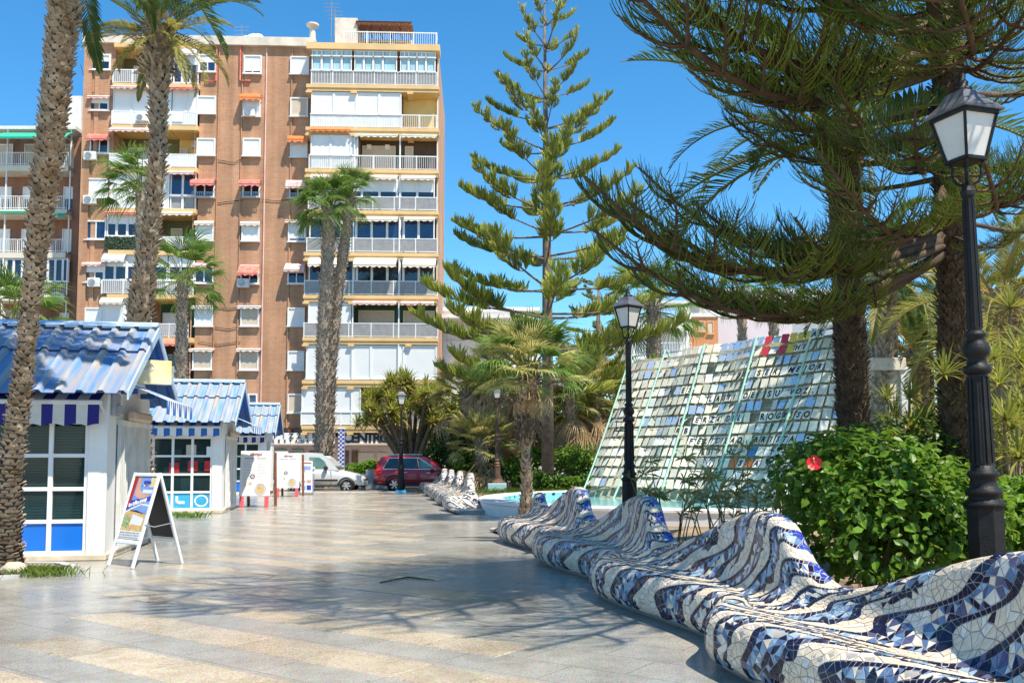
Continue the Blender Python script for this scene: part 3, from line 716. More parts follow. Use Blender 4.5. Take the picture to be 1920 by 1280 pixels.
# aerials and dishes on the roof
def aerial(px, py, h, y=2):
    x, z = FP(px, py); q = MB(); z0 = ZTOP+.55; q.tube([(x,y,z0),(x,y,z)], .035, 5)
    for i in range(3): q.tube([(x-.55,y,z-.15-.28*i),(x+.55,y,z-.15-.28*i)], .015, 4)
    q.build('aerial', m_steel, bld)
aerial(440, 22, 2); aerial(618, -10, 3, 1); aerial(560, 60, 2, 4); aerial(624, 5, 3, 1); aerial(238, 40, 2)
for px, py in ((470, 66), (478, 66), (440, 74), (455,70)):
    x, z = FP(px, py); q = MB(); q.lathe([(.05,0),(.3,.05),(.48,.16)], 12, T=Matrix.Translation((x, .8, z)) @ Matrix.Rotation(radians(70), 4, 'X')); q.tube([(x,.9,z),(x,.9,z-.6)], .03, 5); q.build('satellite_dish', m_white2, bld)
# left balcony stack (recessed) ------------------------------------------
xm = FP(318, 400)[0]
for k in range(9):
    q = MB(); q.box((XBL-.02, -.35, ZB[k]-.22), (XBR+.02, 1.6, ZB[k]+.10)); q.build('balcony_slab', m_ochre, bld)
q = MB(); q.box((XBL-.02, -.30, ZTOP-.32), (XBR+.02, 1.6, ZTOP-.003)); q.build('roof_slab', m_ochre, bld)
def LX(px): return FP(px, 400)[0]
def lbay(k): return ZB[k]+.10, (ZTOP-.32 if k == 0 else ZB[k-1]-.22)
def lback(k, a, b_, mat, ceil=m_yellow):
    zf, zc = lbay(k); q = MB(); q.box((LX(a), 1.53, zf), (LX(b_), 1.598, zc)); q.build('balcony_wall', mat, bld)
    q = MB(); q.box((LX(a), -.2, zc-.05), (LX(b_), 1.52, zc-.003)); q.build('balcony_ceiling', ceil, bld)
def lenc(k, cols, kind, zr, glass=None):
    zf, zc = lbay(k)
    for i in range(len(cols)-1): window(LX(cols[i]), zf+zr, LX(cols[i+1])-.006, zc-.02, -.12, kind, 1, bld, glass=glass)
def lrail(k, a, b_, panel, bars=True, h=.98): zf, zc = lbay(k); return rail(LX(a), LX(b_), -.3, zf, h, panel, bld, bars=bars)
def ldoor(k, a, b_, kind='blind', cols=2, y=1.48): zf, zc = lbay(k); window(LX(a), zf, LX(b_), zf+2.0, y, kind, cols, bld, deep=.04, frame=m_cream)
lback(0, 208, 318, m_olive); ldoor(0, 228, 300, 'half'); lrail(0, 208, 318, m_railglass); lenc(0, [320,337,353,368], 'half', .12, m_glassblue); awning(LX(320), LX(366), -.2, lbay(0)[1]+.05, .5, .3, m_white2)
lenc(1, [208,243,280,318], 'shutter', .95); lenc(1, [320,345,368], 'shutter', .95); lrail(1, 208, 318, m_railpale); lrail(1, 320, 368, m_railpale); awning(LX(208), LX(285), -.3, lbay(1)[1]+.15, .25, .4, m_awn_pink); awning(LX(318), LX(366), -.3, lbay(1)[1]+.15, .25, .4, m_awn_red); ac_unit(LX(266), lbay(1)[0]+.42, -.36, s=.85)
q = MB(); zf, zc = lbay(1); q.box((LX(322), -.37, zf+.25), (LX(342), -.345, zf+.9)); q.build('notice_board', m_white, bld)
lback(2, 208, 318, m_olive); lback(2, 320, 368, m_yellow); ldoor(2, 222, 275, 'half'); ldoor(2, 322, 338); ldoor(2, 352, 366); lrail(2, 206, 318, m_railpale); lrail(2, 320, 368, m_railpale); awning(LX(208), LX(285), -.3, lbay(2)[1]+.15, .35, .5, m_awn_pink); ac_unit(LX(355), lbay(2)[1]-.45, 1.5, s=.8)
lenc(3, [206,262,318], 'shutter', .1); lenc(3, [320,343,368], 'open', 1.0, m_glassblue); 
zf, zc = lbay(3); window(LX(320), zf, LX(343), zf+.96, -.12, 'open', 1, bld, glass=m_railglass); window(LX(343), zf, LX(368), zf+.96, -.12, 'open', 1, bld, glass=m_railglass); awning(LX(318), LX(367), -.3, zc+.1, .25, .45, m_awn_pink)
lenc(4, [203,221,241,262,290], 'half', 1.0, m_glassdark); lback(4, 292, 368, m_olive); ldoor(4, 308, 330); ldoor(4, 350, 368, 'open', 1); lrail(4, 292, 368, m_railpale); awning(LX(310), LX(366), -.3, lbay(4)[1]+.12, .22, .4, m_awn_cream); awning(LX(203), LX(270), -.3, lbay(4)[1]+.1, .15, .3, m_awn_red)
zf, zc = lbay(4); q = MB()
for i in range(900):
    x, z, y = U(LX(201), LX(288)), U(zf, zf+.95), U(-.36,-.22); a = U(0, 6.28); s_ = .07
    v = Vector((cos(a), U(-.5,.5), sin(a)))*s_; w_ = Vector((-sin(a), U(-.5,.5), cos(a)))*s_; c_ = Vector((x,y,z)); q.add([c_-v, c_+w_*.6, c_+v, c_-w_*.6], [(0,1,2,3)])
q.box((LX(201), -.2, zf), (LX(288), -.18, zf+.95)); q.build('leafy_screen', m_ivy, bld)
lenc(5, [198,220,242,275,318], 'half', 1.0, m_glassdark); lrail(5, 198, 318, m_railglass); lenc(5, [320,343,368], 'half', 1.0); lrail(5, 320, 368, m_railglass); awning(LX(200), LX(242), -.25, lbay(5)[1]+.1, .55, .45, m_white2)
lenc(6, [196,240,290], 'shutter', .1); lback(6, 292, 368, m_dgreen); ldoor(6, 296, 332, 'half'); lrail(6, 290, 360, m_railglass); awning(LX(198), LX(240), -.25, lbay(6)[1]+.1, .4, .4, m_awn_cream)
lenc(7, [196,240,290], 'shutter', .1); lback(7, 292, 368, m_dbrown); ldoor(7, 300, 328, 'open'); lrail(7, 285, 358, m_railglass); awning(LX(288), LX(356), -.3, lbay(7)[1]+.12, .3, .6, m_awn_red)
lenc(8, [196,240,290,366], 'shutter', .1)
# single windows in the brickwork: column, rectangle, kind, awning
WIN = [ # left column
 (172,103,208,133,'half',None),(170,183,205,209,'half','pink'),(170,258,205,289,'open','arch'),(165,335,202,372,'shutter',None),(162,414,200,450,'open',None),(160,495,198,530,'half','cream'),(160,577,196,612,'ajar',None),
 (374,103,406,137,'half',None),(370,181,405,215,'shutter',None),(370,260,404,293,'shutter',None),(366,340,403,371,'open','red'),(368,417,401,452,'shutter','archw'),(366,497,401,532,'open','cream'),(366,576,400,612,'shutter','flat'),(362,656,398,693,'blind','flatw'),(362,737,398,772,'blind',None),
 (458,105,491,140,'ajar',None),(456,184,489,220,'shutter','archo'),(456,260,489,294,'shutter',None),(456,341,488,371,'open','red'),(454,418,487,453,'shutter','archw'),(452,497,486,533,'half','redbox'),(452,576,486,612,'blind','flat'),(450,656,485,694,'blind','flatw'),(450,738,483,757,'open',None),
 (545,107,580,141,'shutter',None),(545,184,578,220,'blind',None),(545,262,577,296,'shutter','archo'),(543,341,575,373,'open','pinkbox'),(541,416,575,454,'ajar','flatw2'),(540,495,573,533,'half','pinkbox'),(540,577,572,612,'shutter',None),(540,658,571,694,'shutter',None),(540,738,569,774,'blind',None)]
for a, b_, c, d, kind, aw in WIN:
    x0, z0, x1, z1 = R4(a, b_, c, d); window(x0, z0, x1, z1, -.10, kind, 2, bld, deep=.09, fw=.09, glass=m_glassdark if (a+b_) % 3 else m_glassblue)
    if aw in ('pink','cream'): awning(x0-.1, x1+.1, -.05, z1+.14, .22, .35, m_awn_pink)
    elif aw == 'arch': awning(x0-.05, x1+.05, -.05, z1+.18, .45, .55, m_awn_red, arch=True)
    elif aw == 'archo': awning(x0-.1, x1+.1, -.05, z1+.18, .35, .6, m_awn_orange, arch=True, val=.2)
    elif aw == 'archw': awning(x0-.05, x1+.05, -.05, z1+.08, .22, .3, m_awn_cream, arch=True)
    elif aw == 'red': awning(x0-.12, x1+.12, -.05, z1+.06, .42, .75, m_awn_red, arch=True, val=.16)
    elif aw == 'redbox': awning(x0-.05, x1+.05, -.05, z1+.05, .75, .7, m_awn_red, val=.15)
    elif aw == 'pinkbox': awning(x0-.12, x1+.02, -.05, z1+.06, .62, .75, m_awn_pink, arch=(b_ == 341))
    elif aw in ('flat','flatw','flatw2'): awning(x0-.18, x1+.18, -.05, z1+.12, .12, .35, m_awn_cream if aw != 'flat' else m_white2, val=.14)
    if aw == 'red' or (a == 543):                         # flower box under the hooped awnings
        q = MB(); q.box((x0-.1,-.42,z0-.12),(x1+.1,-.38,z0-.08)); q.box((x0-.1,-.42,z0+.26),(x1+.1,-.38,z0+.30))
        for i in range(13): x = lerp(x0-.09, x1+.08, i/12); q.box((x,-.415,z0-.08),(x+.03,-.385,z0+.26))
        q.build('window_grille', m_steel, bld)
for px, py in ((172,295),(171,377),(179,531),(469,214),(458,532)):
    x, z = FP(px, py); ac_unit(x, z, -.06)
x, z = FP(461, 747); ac_unit(x, z-.05, -.0, s=.7)
for pts in ([(405,575),(430,579),(452,576)],[(400,613),(428,617),(452,613)],[(152,122),(165,170),(200,185)],[(408,381),(430,378),(456,376)],[(492,375),(520,377),(545,375)],[(406,300),(440,306),(456,296)],[(372,640),(410,646),(452,640)]):
    q = MB(); q.tube([(FP(*p)[0], -.06, FP(*p)[1]) for p in pts], .022, 4); q.build('cable', m_recess, bld)
# restaurant sign with its lettering
m_signwhite = M('white_sign_board', (.72,.70,.66), .5, var=.06); m_ink = M('black_lettering', (.012,.012,.012), .5)
def lettering(txt, height, mat, parent, origin, right, name='letter', depth=.02, squeeze=1.0, bold=0.0, M3=None):
    cv = bpy.data.curves.new('lettering', 'FONT'); cv.body = txt; cv.size = 1; cv.extrude = depth; cv.offset = bold; cv.resolution_u = 3
    ob = bpy.data.objects.new('lettering', cv); C.objects.link(ob); dg = bpy.context.evaluated_depsgraph_get(); me = bpy.data.meshes.new_from_object(ob.evaluated_get(dg)); bpy.data.objects.remove(ob)
    me.materials.clear(); me.materials.append(mat); me.name = name
    k = height/.73; rot = Matrix.Rotation(pi/2, 4, 'X') if M3 is None else M3
    me.transform(rot @ Matrix.Diagonal((k*squeeze, k, 1, 1))); o = link(me, name, parent, origin); return o, me
def text_width(me): xs = [v.co.x for v in me.vertices]; return max(xs)-min(xs)
YS = -1.0
for a, c in ((505, 628), (636, 735)):
    x0, z1 = FP(a, 811, 1); x1, z0 = FP(c, 831, 1); q = MB(); q.box((x0, YS, z0), (x1, YS+.12, z1)); sgn = q.build('shop_sign', m_signwhite, bld)
    q = MB(); q.box((x0-.02, YS-.25, z0-.1), (x1+.02, YS+.3, z0-.004)); q.build('sign_ledge', m_beigeblind, bld)
    if a == 636:
        xx, zz2 = FP(644, 829, 1); word, xe = 'CENTRO', FP(729, 829, 1)[0]
        step = (xe-xx)/6
        for i, ch in enumerate(word):
            o, me = lettering(ch, .66, m_ink, sgn, (0,0,0), 1, bold=.035, squeeze=1.02); w = text_width(me); xmn = min(v.co.x for v in me.vertices); o.location = (xx+step*(i+.5)-w/2-xmn, YS-.02, zz2)
    else:
        for word, py, h, xa, xb in (('PIZZERIA', 821, .36, 510, 626), ('RESTAURANTE', 829.5, .22, 507, 626)):
            xx, zz2 = FP(xa, py, 1); xe = FP(xb, py, 1)[0]; step = (xe-xx)/len(word)
            for i, ch in enumerate(word):
                o, me = lettering(ch, h, m_ink, sgn, (0,0,0), 1, bold=.012); w = text_width(me); xmn = min(v.co.x for v in me.vertices); o.location = (xx+step*(i+.5)-w/2-xmn, YS-.02, zz2)
# ------------------------------------------------------------------ kiosks
m_roofblue = M('sun_bleached_blue_roof_paint', (.045,.19,.45), .55, c2=(.30,.27,.24), scale=1.5, stretch=(5.5,.55,.55), detail=5)
m_roofblue2 = M('pale_blue_roof_paint', (.09,.26,.48), .55, c2=(.36,.35,.33), scale=1.8, stretch=(5,.5,.5), detail=5)
m_wornrib = M('worn_rib_paint', (.44,.35,.24), .6, c2=(.14,.26,.44), scale=1.7, stretch=(4,.6,.6), detail=5)
m_ridge = M('pale_blue_ridge_metal', (.42,.55,.70), .35, var=.1)
m_underblue = M('blue_soffit_paint', (.012,.10,.34), .5, var=.06)
m_panelblue = M('glossy_blue_panel', (.008,.16,.62), .25, var=.08, scale=1)
m_panelcyan = M('cyan_panel', (.05,.38,.60), .3, var=.1)
m_navyfab = M('navy_awning_stripe', (.012,.012,.16), .8, var=.05); m_greyfab = M('pale_grey_awning_stripe', (.60,.56,.50), .8, var=.05)
m_bluefab = M('blue_awning_stripe', (.015,.13,.42), .8, var=.08); m_whitefab = M('white_awning_stripe', (.74,.73,.70), .8, var=.04)
m_kglass = M('kiosk_window_glass', (.02,.05,.055), .06, c2=(.05,.09,.09), scale=1.2, spec=.6)
_t = m_kglass.node_tree; _b = _t.nodes['Principled BSDF']; _tr = node(_t, 'ShaderNodeBsdfTransparent'); _tr.inputs[0].default_value = (.62,.75,.74,1); _mx = node(_t, 'ShaderNodeMixShader'); _mx.inputs[0].default_value = .34
_t.links.new(_tr.outputs[0], _mx.inputs[1]); _t.links.new(_b.outputs[0], _mx.inputs[2]); _t.links.new(_mx.outputs[0], _t.nodes['Material Output'].inputs['Surface'])
m_kwall = M('off_white_kiosk_paint', (.78,.76,.70), .5, var=.05, scale=2)
m_cork = M('old_cream_plinth', (.60,.50,.36), .8, var=.2, scale=4)
m_blind = slatmat('dark_teal_blind', (.17,.25,.25), .035, 2, .3)
m_darkteal = M('dark_teal_interior', (.02,.05,.055), .7)
m_red = M('glossy_red', (.45,.02,.02), .35); m_yel = M('yellow_print', (.75,.52,.10), .4, c2=(.80,.74,.50), scale=2.2)
m_grey = M('mid_grey_paint', (.33,.33,.33), .5)
KW, KD, EAVE, RIDGE = 3.6, 2.85, 2.62, 3.78
def roof_sheet(x0, x1, ya, za, yb, zb, pitch=.30, rib=.05, thick=.02, tile=False):
    """trapezoid ribs running down the slope from (yb,zb) to (ya,za)"""
    q = MB(); prof = []; x = x0
    while x < x1 - 1e-6:
        for u, h in ((0,0),(.52,0),(.64,1),(.86,1),(.98,0)):
            xx = x + u*pitch
            if xx <= x1: prof.append((xx, h*rib))
        x += pitch
    prof.append((x1, 0)); n = Vector((0, -(zb-za), yb-ya)).normalized()
    if n.z < 0: n = -n
    def pt(xx, y, z, h): return Vector((xx, y, z)) + n*h
    ns = 4; rows = [[pt(xx, lerp(ya, yb, k/ns), lerp(za, zb, k/ns), h) for xx, h in prof] for k in range(ns+1)]
    for j in range(len(prof)-1): q.grid([[r[j], r[j+1]] for r in rows], 2 if prof[j][1]+prof[j+1][1] > 0 else 0)
    low = [[pt(xx, lerp(ya, yb, k/ns), lerp(za, zb, k/ns), h-thick) for xx, h in prof] for k in range(ns+1)]
    q.grid([r[::-1] for r in low], 1)
    for a, b_ in ((rows[0], low[0]), (rows[-1], low[-1])): q.grid([a, b_], 1)
    q.add([rows[0][0], rows[-1][0], low[-1][0], low[0][0]], [(0,1,2,3)], 1); q.add([rows[0][-1], rows[-1][-1], low[-1][-1], low[0][-1]], [(0,1,2,3)], 1)
    return q
def valance(x0, x1, y, z0, z1, step, m1, m2, parent, name, axis='x', scallop=.05, lean=.0):
    q = MB(); n = max(2, round((x1-x0)/step)); k = 6
    for i in range(n):
        for j in range(k):
            a, b_ = lerp(x0, x1, (i+j/k)/n), lerp(x0, x1, (i+(j+1)/k)/n)
            za, zb = z0 + scallop*abs(sin((i+j/k)*pi/2)), z0 + scallop*abs(sin((i+(j+1)/k)*pi/2))
            w1, w2 = .015*sin((i+j/k)*2.1), .015*sin((i+(j+1)/k)*2.1)
            p = [(a, y+w1-lean, za), (b_, y+w2-lean, zb), (b_, y, z1), (a, y, z1)]
            if axis == 'y': p = [(yy, xx, zz) for xx, yy, zz in p]
            q.add(p, [(0,1,2,3)], i % 2)
    return q.build(name, [m1, m2], parent)
def kiosk(corner, label, style):
    t = thing('kiosk', label, 'kiosk', corner, AX, 'blue roofed kiosks along the promenade')
    roofm = m_roofblue if style == 0 else m_roofblue2
    q = MB(); q.bbox((-KW-.03, -.04, 0), (.03, KD, .10), .015); q.build('plinth', m_cork, t)
    # corner posts, head beam, side walls
    q = MB()
    for x0, x1 in ((-.28, 0), (-KW, -KW+.12)): q.bbox((x0, 0, .10), (x1, .14, EAVE), .008)
    q.bbox((-.12, KD-.14, .10), (0, KD, EAVE), .008); q.bbox((-KW, KD-.1, .1), (-.13, KD-.02, EAVE)); q.box((-KW+.02, .15, .1), (-KW+.08, KD-.15, EAVE))
    q.box((-KW+.121, .02, 2.16), (-.121, .12, EAVE-.02)); q.box((-.06, .141, 2.2), (-.01, KD-.141, EAVE)); q.box((-.06, .141, .1), (-.01, .55, 2.2))
    q.build('wall', m_kwall, t)
    q = MB(); q.box((-KW+.09, .45, .1), (-.13, .50, 2.15)); q.build('back_panel', m_darkteal, t)
    q = MB()
    for i in (range(44) if style != 1 else ()): z = .14+.045*i; q.bar((-KW+.14, .16, z), (-.30, .16, z), .004, .030, up=(0,.35,1))
    if style != 1: q.build('blind_slats', m_blind, t, kind='stuff')
    else:
        for x, z, w, h, m in ((-.5,.9,.3,.5,m_red),(-1.0,.8,.35,.45,m_white),(-1.5,1.0,.3,.6,m_beigeblind),(-2.0,.9,.4,.5,m_red),(-.7,1.6,.3,.35,m_beigeblind),(-1.3,1.65,.25,.3,m_white),(-2.4,1.6,.4,.4,m_cork)): q = MB(); q.bbox((x-w/2,.25,z-h/2),(x+w/2,.42,z+h/2),.03); q.build('stacked_goods', m, t)
    q = MB(); q.box((-KW+.09, .16, 2.12), (-.13, 2.3, 2.15)); q.build('ceiling', m_grey, t)
    # window front: mullions, panes and lower panels
    q = MB(); n = 6; xs = [lerp(-.30, -KW+.13, i/n) for i in range(n+1)]; zs = [.12, .60, 1.10, 1.62, 2.14]
    for x in xs: q.bbox((x-.035, .03, .105), (x+.035, .12, 2.155), .006)
    for z in zs: q.bbox((-KW+.13, .035, z-.03), (-.13, .115, z+.03), .006)
    q.build('window_grid', m_white, t)
    for i in range(n):
        a, b_ = xs[i+1]+.036, xs[i]-.036
        for j in range(4):
            z0, z1 = zs[j]+.031, zs[j+1]-.031; p = MB()
            if j == 0:
                p.bbox((a, .06, z0), (b_, .085, z1), .004); o = p.build('panel', m_panelblue if style != 1 else m_panelcyan, t)
                if style == 1 and i < 2:
                    p = MB()
                    if i == 0:
                        for k in range(24):
                            a0, a1 = 2*pi*k/24, 2*pi*(k+1)/24; cx, cz = (a+b_)/2, (z0+z1)/2
                            p.add([(cx+.15*cos(a0), .055, cz+.13*sin(a0)), (cx+.15*cos(a1), .055, cz+.13*sin(a1)), (cx+.19*cos(a1), .055, cz+.17*sin(a1)), (cx+.19*cos(a0), .055, cz+.17*sin(a0))], [(0,1,2,3)])
                    else: p.bbox((a+.06, .05, z0+.12), (a+.13, .058, z1-.08), .01); p.bbox((a+.06, .05, z0+.12), (b_-.15, .058, z0+.2), .01)
                    p.build('printed_shape', m_white, o)
            else: p.box((a, .07, z0), (b_, .078, z1)); p.build('pane', m_kglass, t)
    if style == 1:
        for (x, z, m) in ((-.35,1.35,m_red),(-.8,1.35,m_red),(-1.3,1.3,m_red),(-.3,1.75,m_white),(-.85,1.8,m_beigeblind)):
            p = MB(); p.bbox((x-.15, .052, z-.15), (x+.12, .066, z+.14), .05); p.build('poster', m, t)
    # striped front awning, rolled up under the eave
    m1, m2 = (m_navyfab, m_greyfab) if style in (0, 2) else (m_bluefab, m_whitefab)
    q = MB(); q.bbox((-KW+.02, -.30, 2.40), (-.02, -.24, 2.47), .02); q.bar((-.06, .02, 2.3), (-.06, -.27, 2.43), .03); q.bar((-KW+.06, .02, 2.3), (-KW+.06, -.27, 2.43), .03); q.build('awning_bar', m_white2, t)
    valance(-KW+.05, -.06, -.27, 2.07 if style == 0 else 2.16, 2.40, .163, m1, m2, t, 'awning', scallop=.035)
    q = MB(); k = round((KW-.11)/.163)
    for i in range(k):
        a, b_ = lerp(-KW+.05, -.06, i/k), lerp(-KW+.05, -.06, (i+1)/k); q.add([(a,-.25,2.475),(b_,-.25,2.475),(b_,.0,2.6),(a,.0,2.6)], [(0,1,2,3)], i % 2)
    q.build('awning_cloth', [m1, m2], t)
    # roof: two stepped tiers of ribbed sheet on each slope
    xa, xb = -KW-.5, .40; yf, yr, yb = -.55, KD/2+.05, KD+.65
    def sl(y): return lerp(EAVE-.06, RIDGE, (y-yf)/(yr-yf)) if y < yr else lerp(RIDGE, EAVE-.06, (y-yr)/(yb-yr))
    ym = lerp(yf, yr, .60)
    roof_sheet(xa, xb, yf, sl(yf), ym+.06, sl(ym+.06)).build('roof_sheet', [roofm, m_underblue, m_wornrib], t)
    roof_sheet(xa, xb, ym, sl(ym)+.05, yr, RIDGE+.05).build('roof_sheet', [roofm, m_underblue, m_wornrib], t)
    roof_sheet(xa, xb, yb, sl(yb), yr, RIDGE).build('roof_sheet', [roofm, m_underblue, m_wornrib], t)
    q = MB()
    for a in range(int((xb-xa)/.30)): q.box((xa+.3*a+.02, yr-.15, RIDGE+.02), (xa+.3*a+.24, yr-.13, RIDGE+.10))
    q.prism([(yr-.17, RIDGE+.055), (yr, RIDGE+.15), (yr+.17, RIDGE+.055), (yr, RIDGE+.09)], xa, xb+.01, axis='x'); q.build('ridge_cap', m_ridge, t, fixn=True)
    q = MB()
    for (y0, y1) in ((yf, yr), (yb, yr)):
        for x in (xb+.003, xa-.028): q = MB(); q.prism([(y0, sl(y0)-.10), (y1, RIDGE-.10), (y1, RIDGE+.06), (y0, sl(y0)+.04)], x, x+.025, axis='x'); q.build('verge_board', m_ridge, t, fixn=True)
    for x in (-.03, -KW): q = MB(); q.prism([(.0, EAVE), (KD, EAVE), (yr, EAVE+.95)], x, x+.03, axis='x'); q.build('gable', m_kwall, t, fixn=True)
    for y in (.55, 1.9): q = MB(); q.bbox((.05, y-.05, EAVE+.0), (xb-.1, y+.05, EAVE+.09), .01); q.build('eave_beam', m_underblue, t)
    # side: shutter of folding bars, light box, small striped awning
    q = MB()
    for y in range(18):
        yy = .60 + y*.125; q.box((.0, yy, .14), (.035, yy+.075, 2.12), 0); q.box((.036, yy+.018, .16), (.05, yy+.032, 2.10), 0)
    q.box((-.02, .58, 2.12), (.06, KD-.02, 2.2)); q.box((-.02, .58, .1), (.05, KD-.02, .14))
    q.build('folding_gate', m_white2, t)
    q = MB(); q.box((-.03, .6, .12), (-.012, KD-.15, 2.12)); q.build('gate_backing', m_grey, t)
    if style != 2:
        q = MB(); q.bbox((.055, .95, 2.205), (.20, 2.2, 2.36), .03); q.build('light_box', m_beigeblind, t)
        valance(.45, 2.75, .78, 2.28, 2.52, .085, m_bluefab, m_whitefab, t, 'side_awning', 'y', .02, .0)
        q = MB(); k = 27
        for i in range(k):
            a, b_ = lerp(.45, 2.75, i/k), lerp(.45, 2.75, (i+1)/k); q.add([(.78,a,2.52),(.78,b_,2.52),(.06,b_,2.83),(.06,a,2.83)], [(0,1,2,3)], i % 2)
        q.build('side_awning_cloth', [m_bluefab, m_whitefab], t)
    if style == 0:
        T = Matrix.Translation((.30, 1.10, 3.02)) @ Matrix.Rotation(radians(24), 4, 'Z')
        q = MB(); q.bbox((-.36, -.02, -.19), (.42, .02, .22), .02, T=T); o = q.build('promotion_panel', m_yel, t)
        q = MB()
        for r_ in (.05, .09, .13):
            pts = [T @ Vector((.0+r_*cos(a*pi/8), -.028, .10+r_*.6*sin(a*pi/8))) for a in range(17)]; q.tube(pts, .007, 4)
        q.build('swirl_emblem', m_white, o)
        q = MB(); q.bar((.03, 1.12, 2.86), (.6, 1.35, 2.84), .03); q.bar((.03, 1.1, 3.2), (.4, 1.15, 3.2), .03); q.build('panel_bracket', m_steel, o)
        q = MB(); q.bbox((.01, .30, 2.28), (.10, .52, 2.42), .01); q.bbox((-.005, .16, 2.25), (.05, .55, 2.6), .01); q.build('awning_winch', m_grey, t)
    return t
k1 = G(195, 1050); k2 = G(415, 962); kstep = k2-k1
kiosk(k1, 'nearest kiosk, its blue roof streaked with palm shade and navy striped awning above blue panels', 0)
kiosk(k2, 'middle kiosk with cyan picture panels and a bright blue and white striped awning', 1)
kiosk(k2 + kstep, 'farthest kiosk, small pale blue roof, mostly behind the menu boards', 2)
# ------------------------------------------------------------------ lamp posts
m_frost = M('frosted_lamp_glass', (.62,.61,.57), .35, var=.08, scale=3)
m_patina = M('faded_turquoise_paint', (.25,.48,.50), .7, c2=(.30,.44,.44), scale=2.2)
def lamp_post(loc, label, s=1.0, iron=m_black, lean=(0,0), rot=0.0, block=False):
    t = thing('lamp_post', label, 'street lamp', loc, rot, 'cast iron lamp posts of the promenade'); t.rotation_euler = (lean[1], lean[0], rot); t.scale = (s,s,s)
    z0 = .0
    if block:
        q = MB(); q.bbox((-.42,-.42,-.02), (.42,.42,.42), .03); q.build('base_block', m_patina, t); q = MB(); q.lathe([(.40,.42),(.38,.48),(.22,.56),(.2,.62)], 12); q.build('base_collar', m_rustiron, t); z0 = .4
    q = MB(); q.lathe([(.19,z0),(.19,z0+.10),(.165,z0+.12),(.155,1.14),(.165,1.16)], 8, rot=pi/8); q.build('octagonal_base', iron, t)
    q = MB(); q.smooth = True
    q.lathe([(.165,1.16),(.17,1.19),(.13,1.22),(.125,1.25),(.15,1.27),(.15,1.30),(.115,1.33),(.105,1.40),(.13,1.43),(.13,1.455),(.10,1.48),(.098,1.52)], 16); q.build('turned_collar', iron, t)
    q = MB(); q.lathe([(.095,1.52),(.082,2.32)], 10, rot=pi/10)
    for j in range(10):
        a = 2*pi*j/10; q.bar((.093*cos(a),.093*sin(a),1.54), (.081*cos(a),.081*sin(a),2.30), .018)
    q.build('fluted_shaft', iron, t)
    q = MB(); q.smooth = True
    q.lathe([(.085,2.32),(.115,2.34),(.118,2.38),(.085,2.41),(.075,2.46),(.11,2.50),(.115,2.56),(.08,2.61),(.072,2.64),(.09,2.66),(.09,2.68),(.062,2.71)], 16); q.build('turned_collar', iron, t)
    q = MB(); q.lathe([(.058,2.71),(.045,3.90),(.06,3.92),(.062,3.96),(.045,4.00),(.042,4.04)], 10); 
    for j in range(8):
        a = 2*pi*j/8; q.bar((.056*cos(a),.056*sin(a),2.73), (.044*cos(a),.044*sin(a),3.89), .012)
    q.build('upper_shaft', iron, t)
    q = MB()
    for j in range(4):
        a = pi/4 + j*pi/2; c_, s_ = cos(a), sin(a)
        q.tube([(c_*r, s_*r, z) for r, z in ((.035,4.02),(.09,4.04),(.12,4.11),(.11,4.18),(.15,4.24))], .013, 6)
    q.build('bracket', iron, t)
    # lantern: four sloped frosted panes in an iron frame, hipped lid and finial
    zb, zt, rb, rt = 4.24, 4.64, .155, .262
    def cn(j, z, k=1.0): a = pi/4 + j*pi/2; r = lerp(rb, rt, (z-zb)/(zt-zb))*k*1.4142*.72; return Vector((r*cos(a), r*sin(a), z))
    q = MB()
    for j in range(4):
        q.bar(cn(j, zb), cn(j, zt), .025); q.bar(cn(j, zb), cn(j+1, zb), .03); q.bar(cn(j, zt), cn(j+1, zt), .04)
    q.lathe([(.05,zb-.02),(.16,zb-.02),(.16,zb-.005),(.05,zb)], 4, rot=pi/4)
    lan = q.build('lantern_frame', iron, t)
    for j in range(4):
        q = MB(); a, b_, c_, d = cn(j, zb+.015, .96), cn(j+1, zb+.015, .96), cn(j+1, zt-.02, .96), cn(j, zt-.02, .96); n = (b_-a).cross(d-a).normalized()*.006
        q.add([a,b_,c_,d,a-n,b_-n,c_-n,d-n], [(0,1,2,3),(7,6,5,4),(0,4,5,1),(1,5,6,2),(2,6,7,3),(3,7,4,0)]); q.build('pane', m_frost, lan)
    q = MB(); q.lathe([(.325,zt+.012),(.33,zt+.03),(.20,zt+.13),(.15,zt+.20),(.14,zt+.215)], 4, rot=pi/4); q.build('lantern_lid', m_ironlid if iron is m_black else iron, t)
    q = MB(); q.smooth = True; q.lathe([(.09,zt+.215),(.085,zt+.25),(.045,zt+.28),(.055,zt+.31),(.03,zt+.34),(.035,zt+.37),(.008,zt+.42)], 10); q.build('finial', iron, t)
    return t
m_ironlid = M('weathered_black_lid', (.09,.09,.10), .45, var=.3, scale=6)
L1 = Vector((4.12, 7.9, .03)); LH = 4.76
lamp_post(L1, 'tall black lamp post rising behind the bench beside the hibiscus bush', .985, lean=(radians(-1.6), 0), rot=radians(20))
lamp_post((2.27, 17.6, .03), 'black lamp post in front of the glass tile sculpture', .965, rot=radians(40))
lp = lamp_post(Vector((G(768,918).x, 40.6, 0)), 'thin far lamp post standing in front of the red car', .93, rot=radians(10))
q = MB(); q.bbox((-.24,-.24,0),(.24,.24,.13),.02); q.build('painted_base', M('bright_blue_base_paint', (.05,.36,.62), .6), lp)
lamp_post((-.66, 40.3, .03), 'rusty lamp post on a turquoise block beyond the pool rim', .985, iron=m_rustiron, rot=0, block=True)
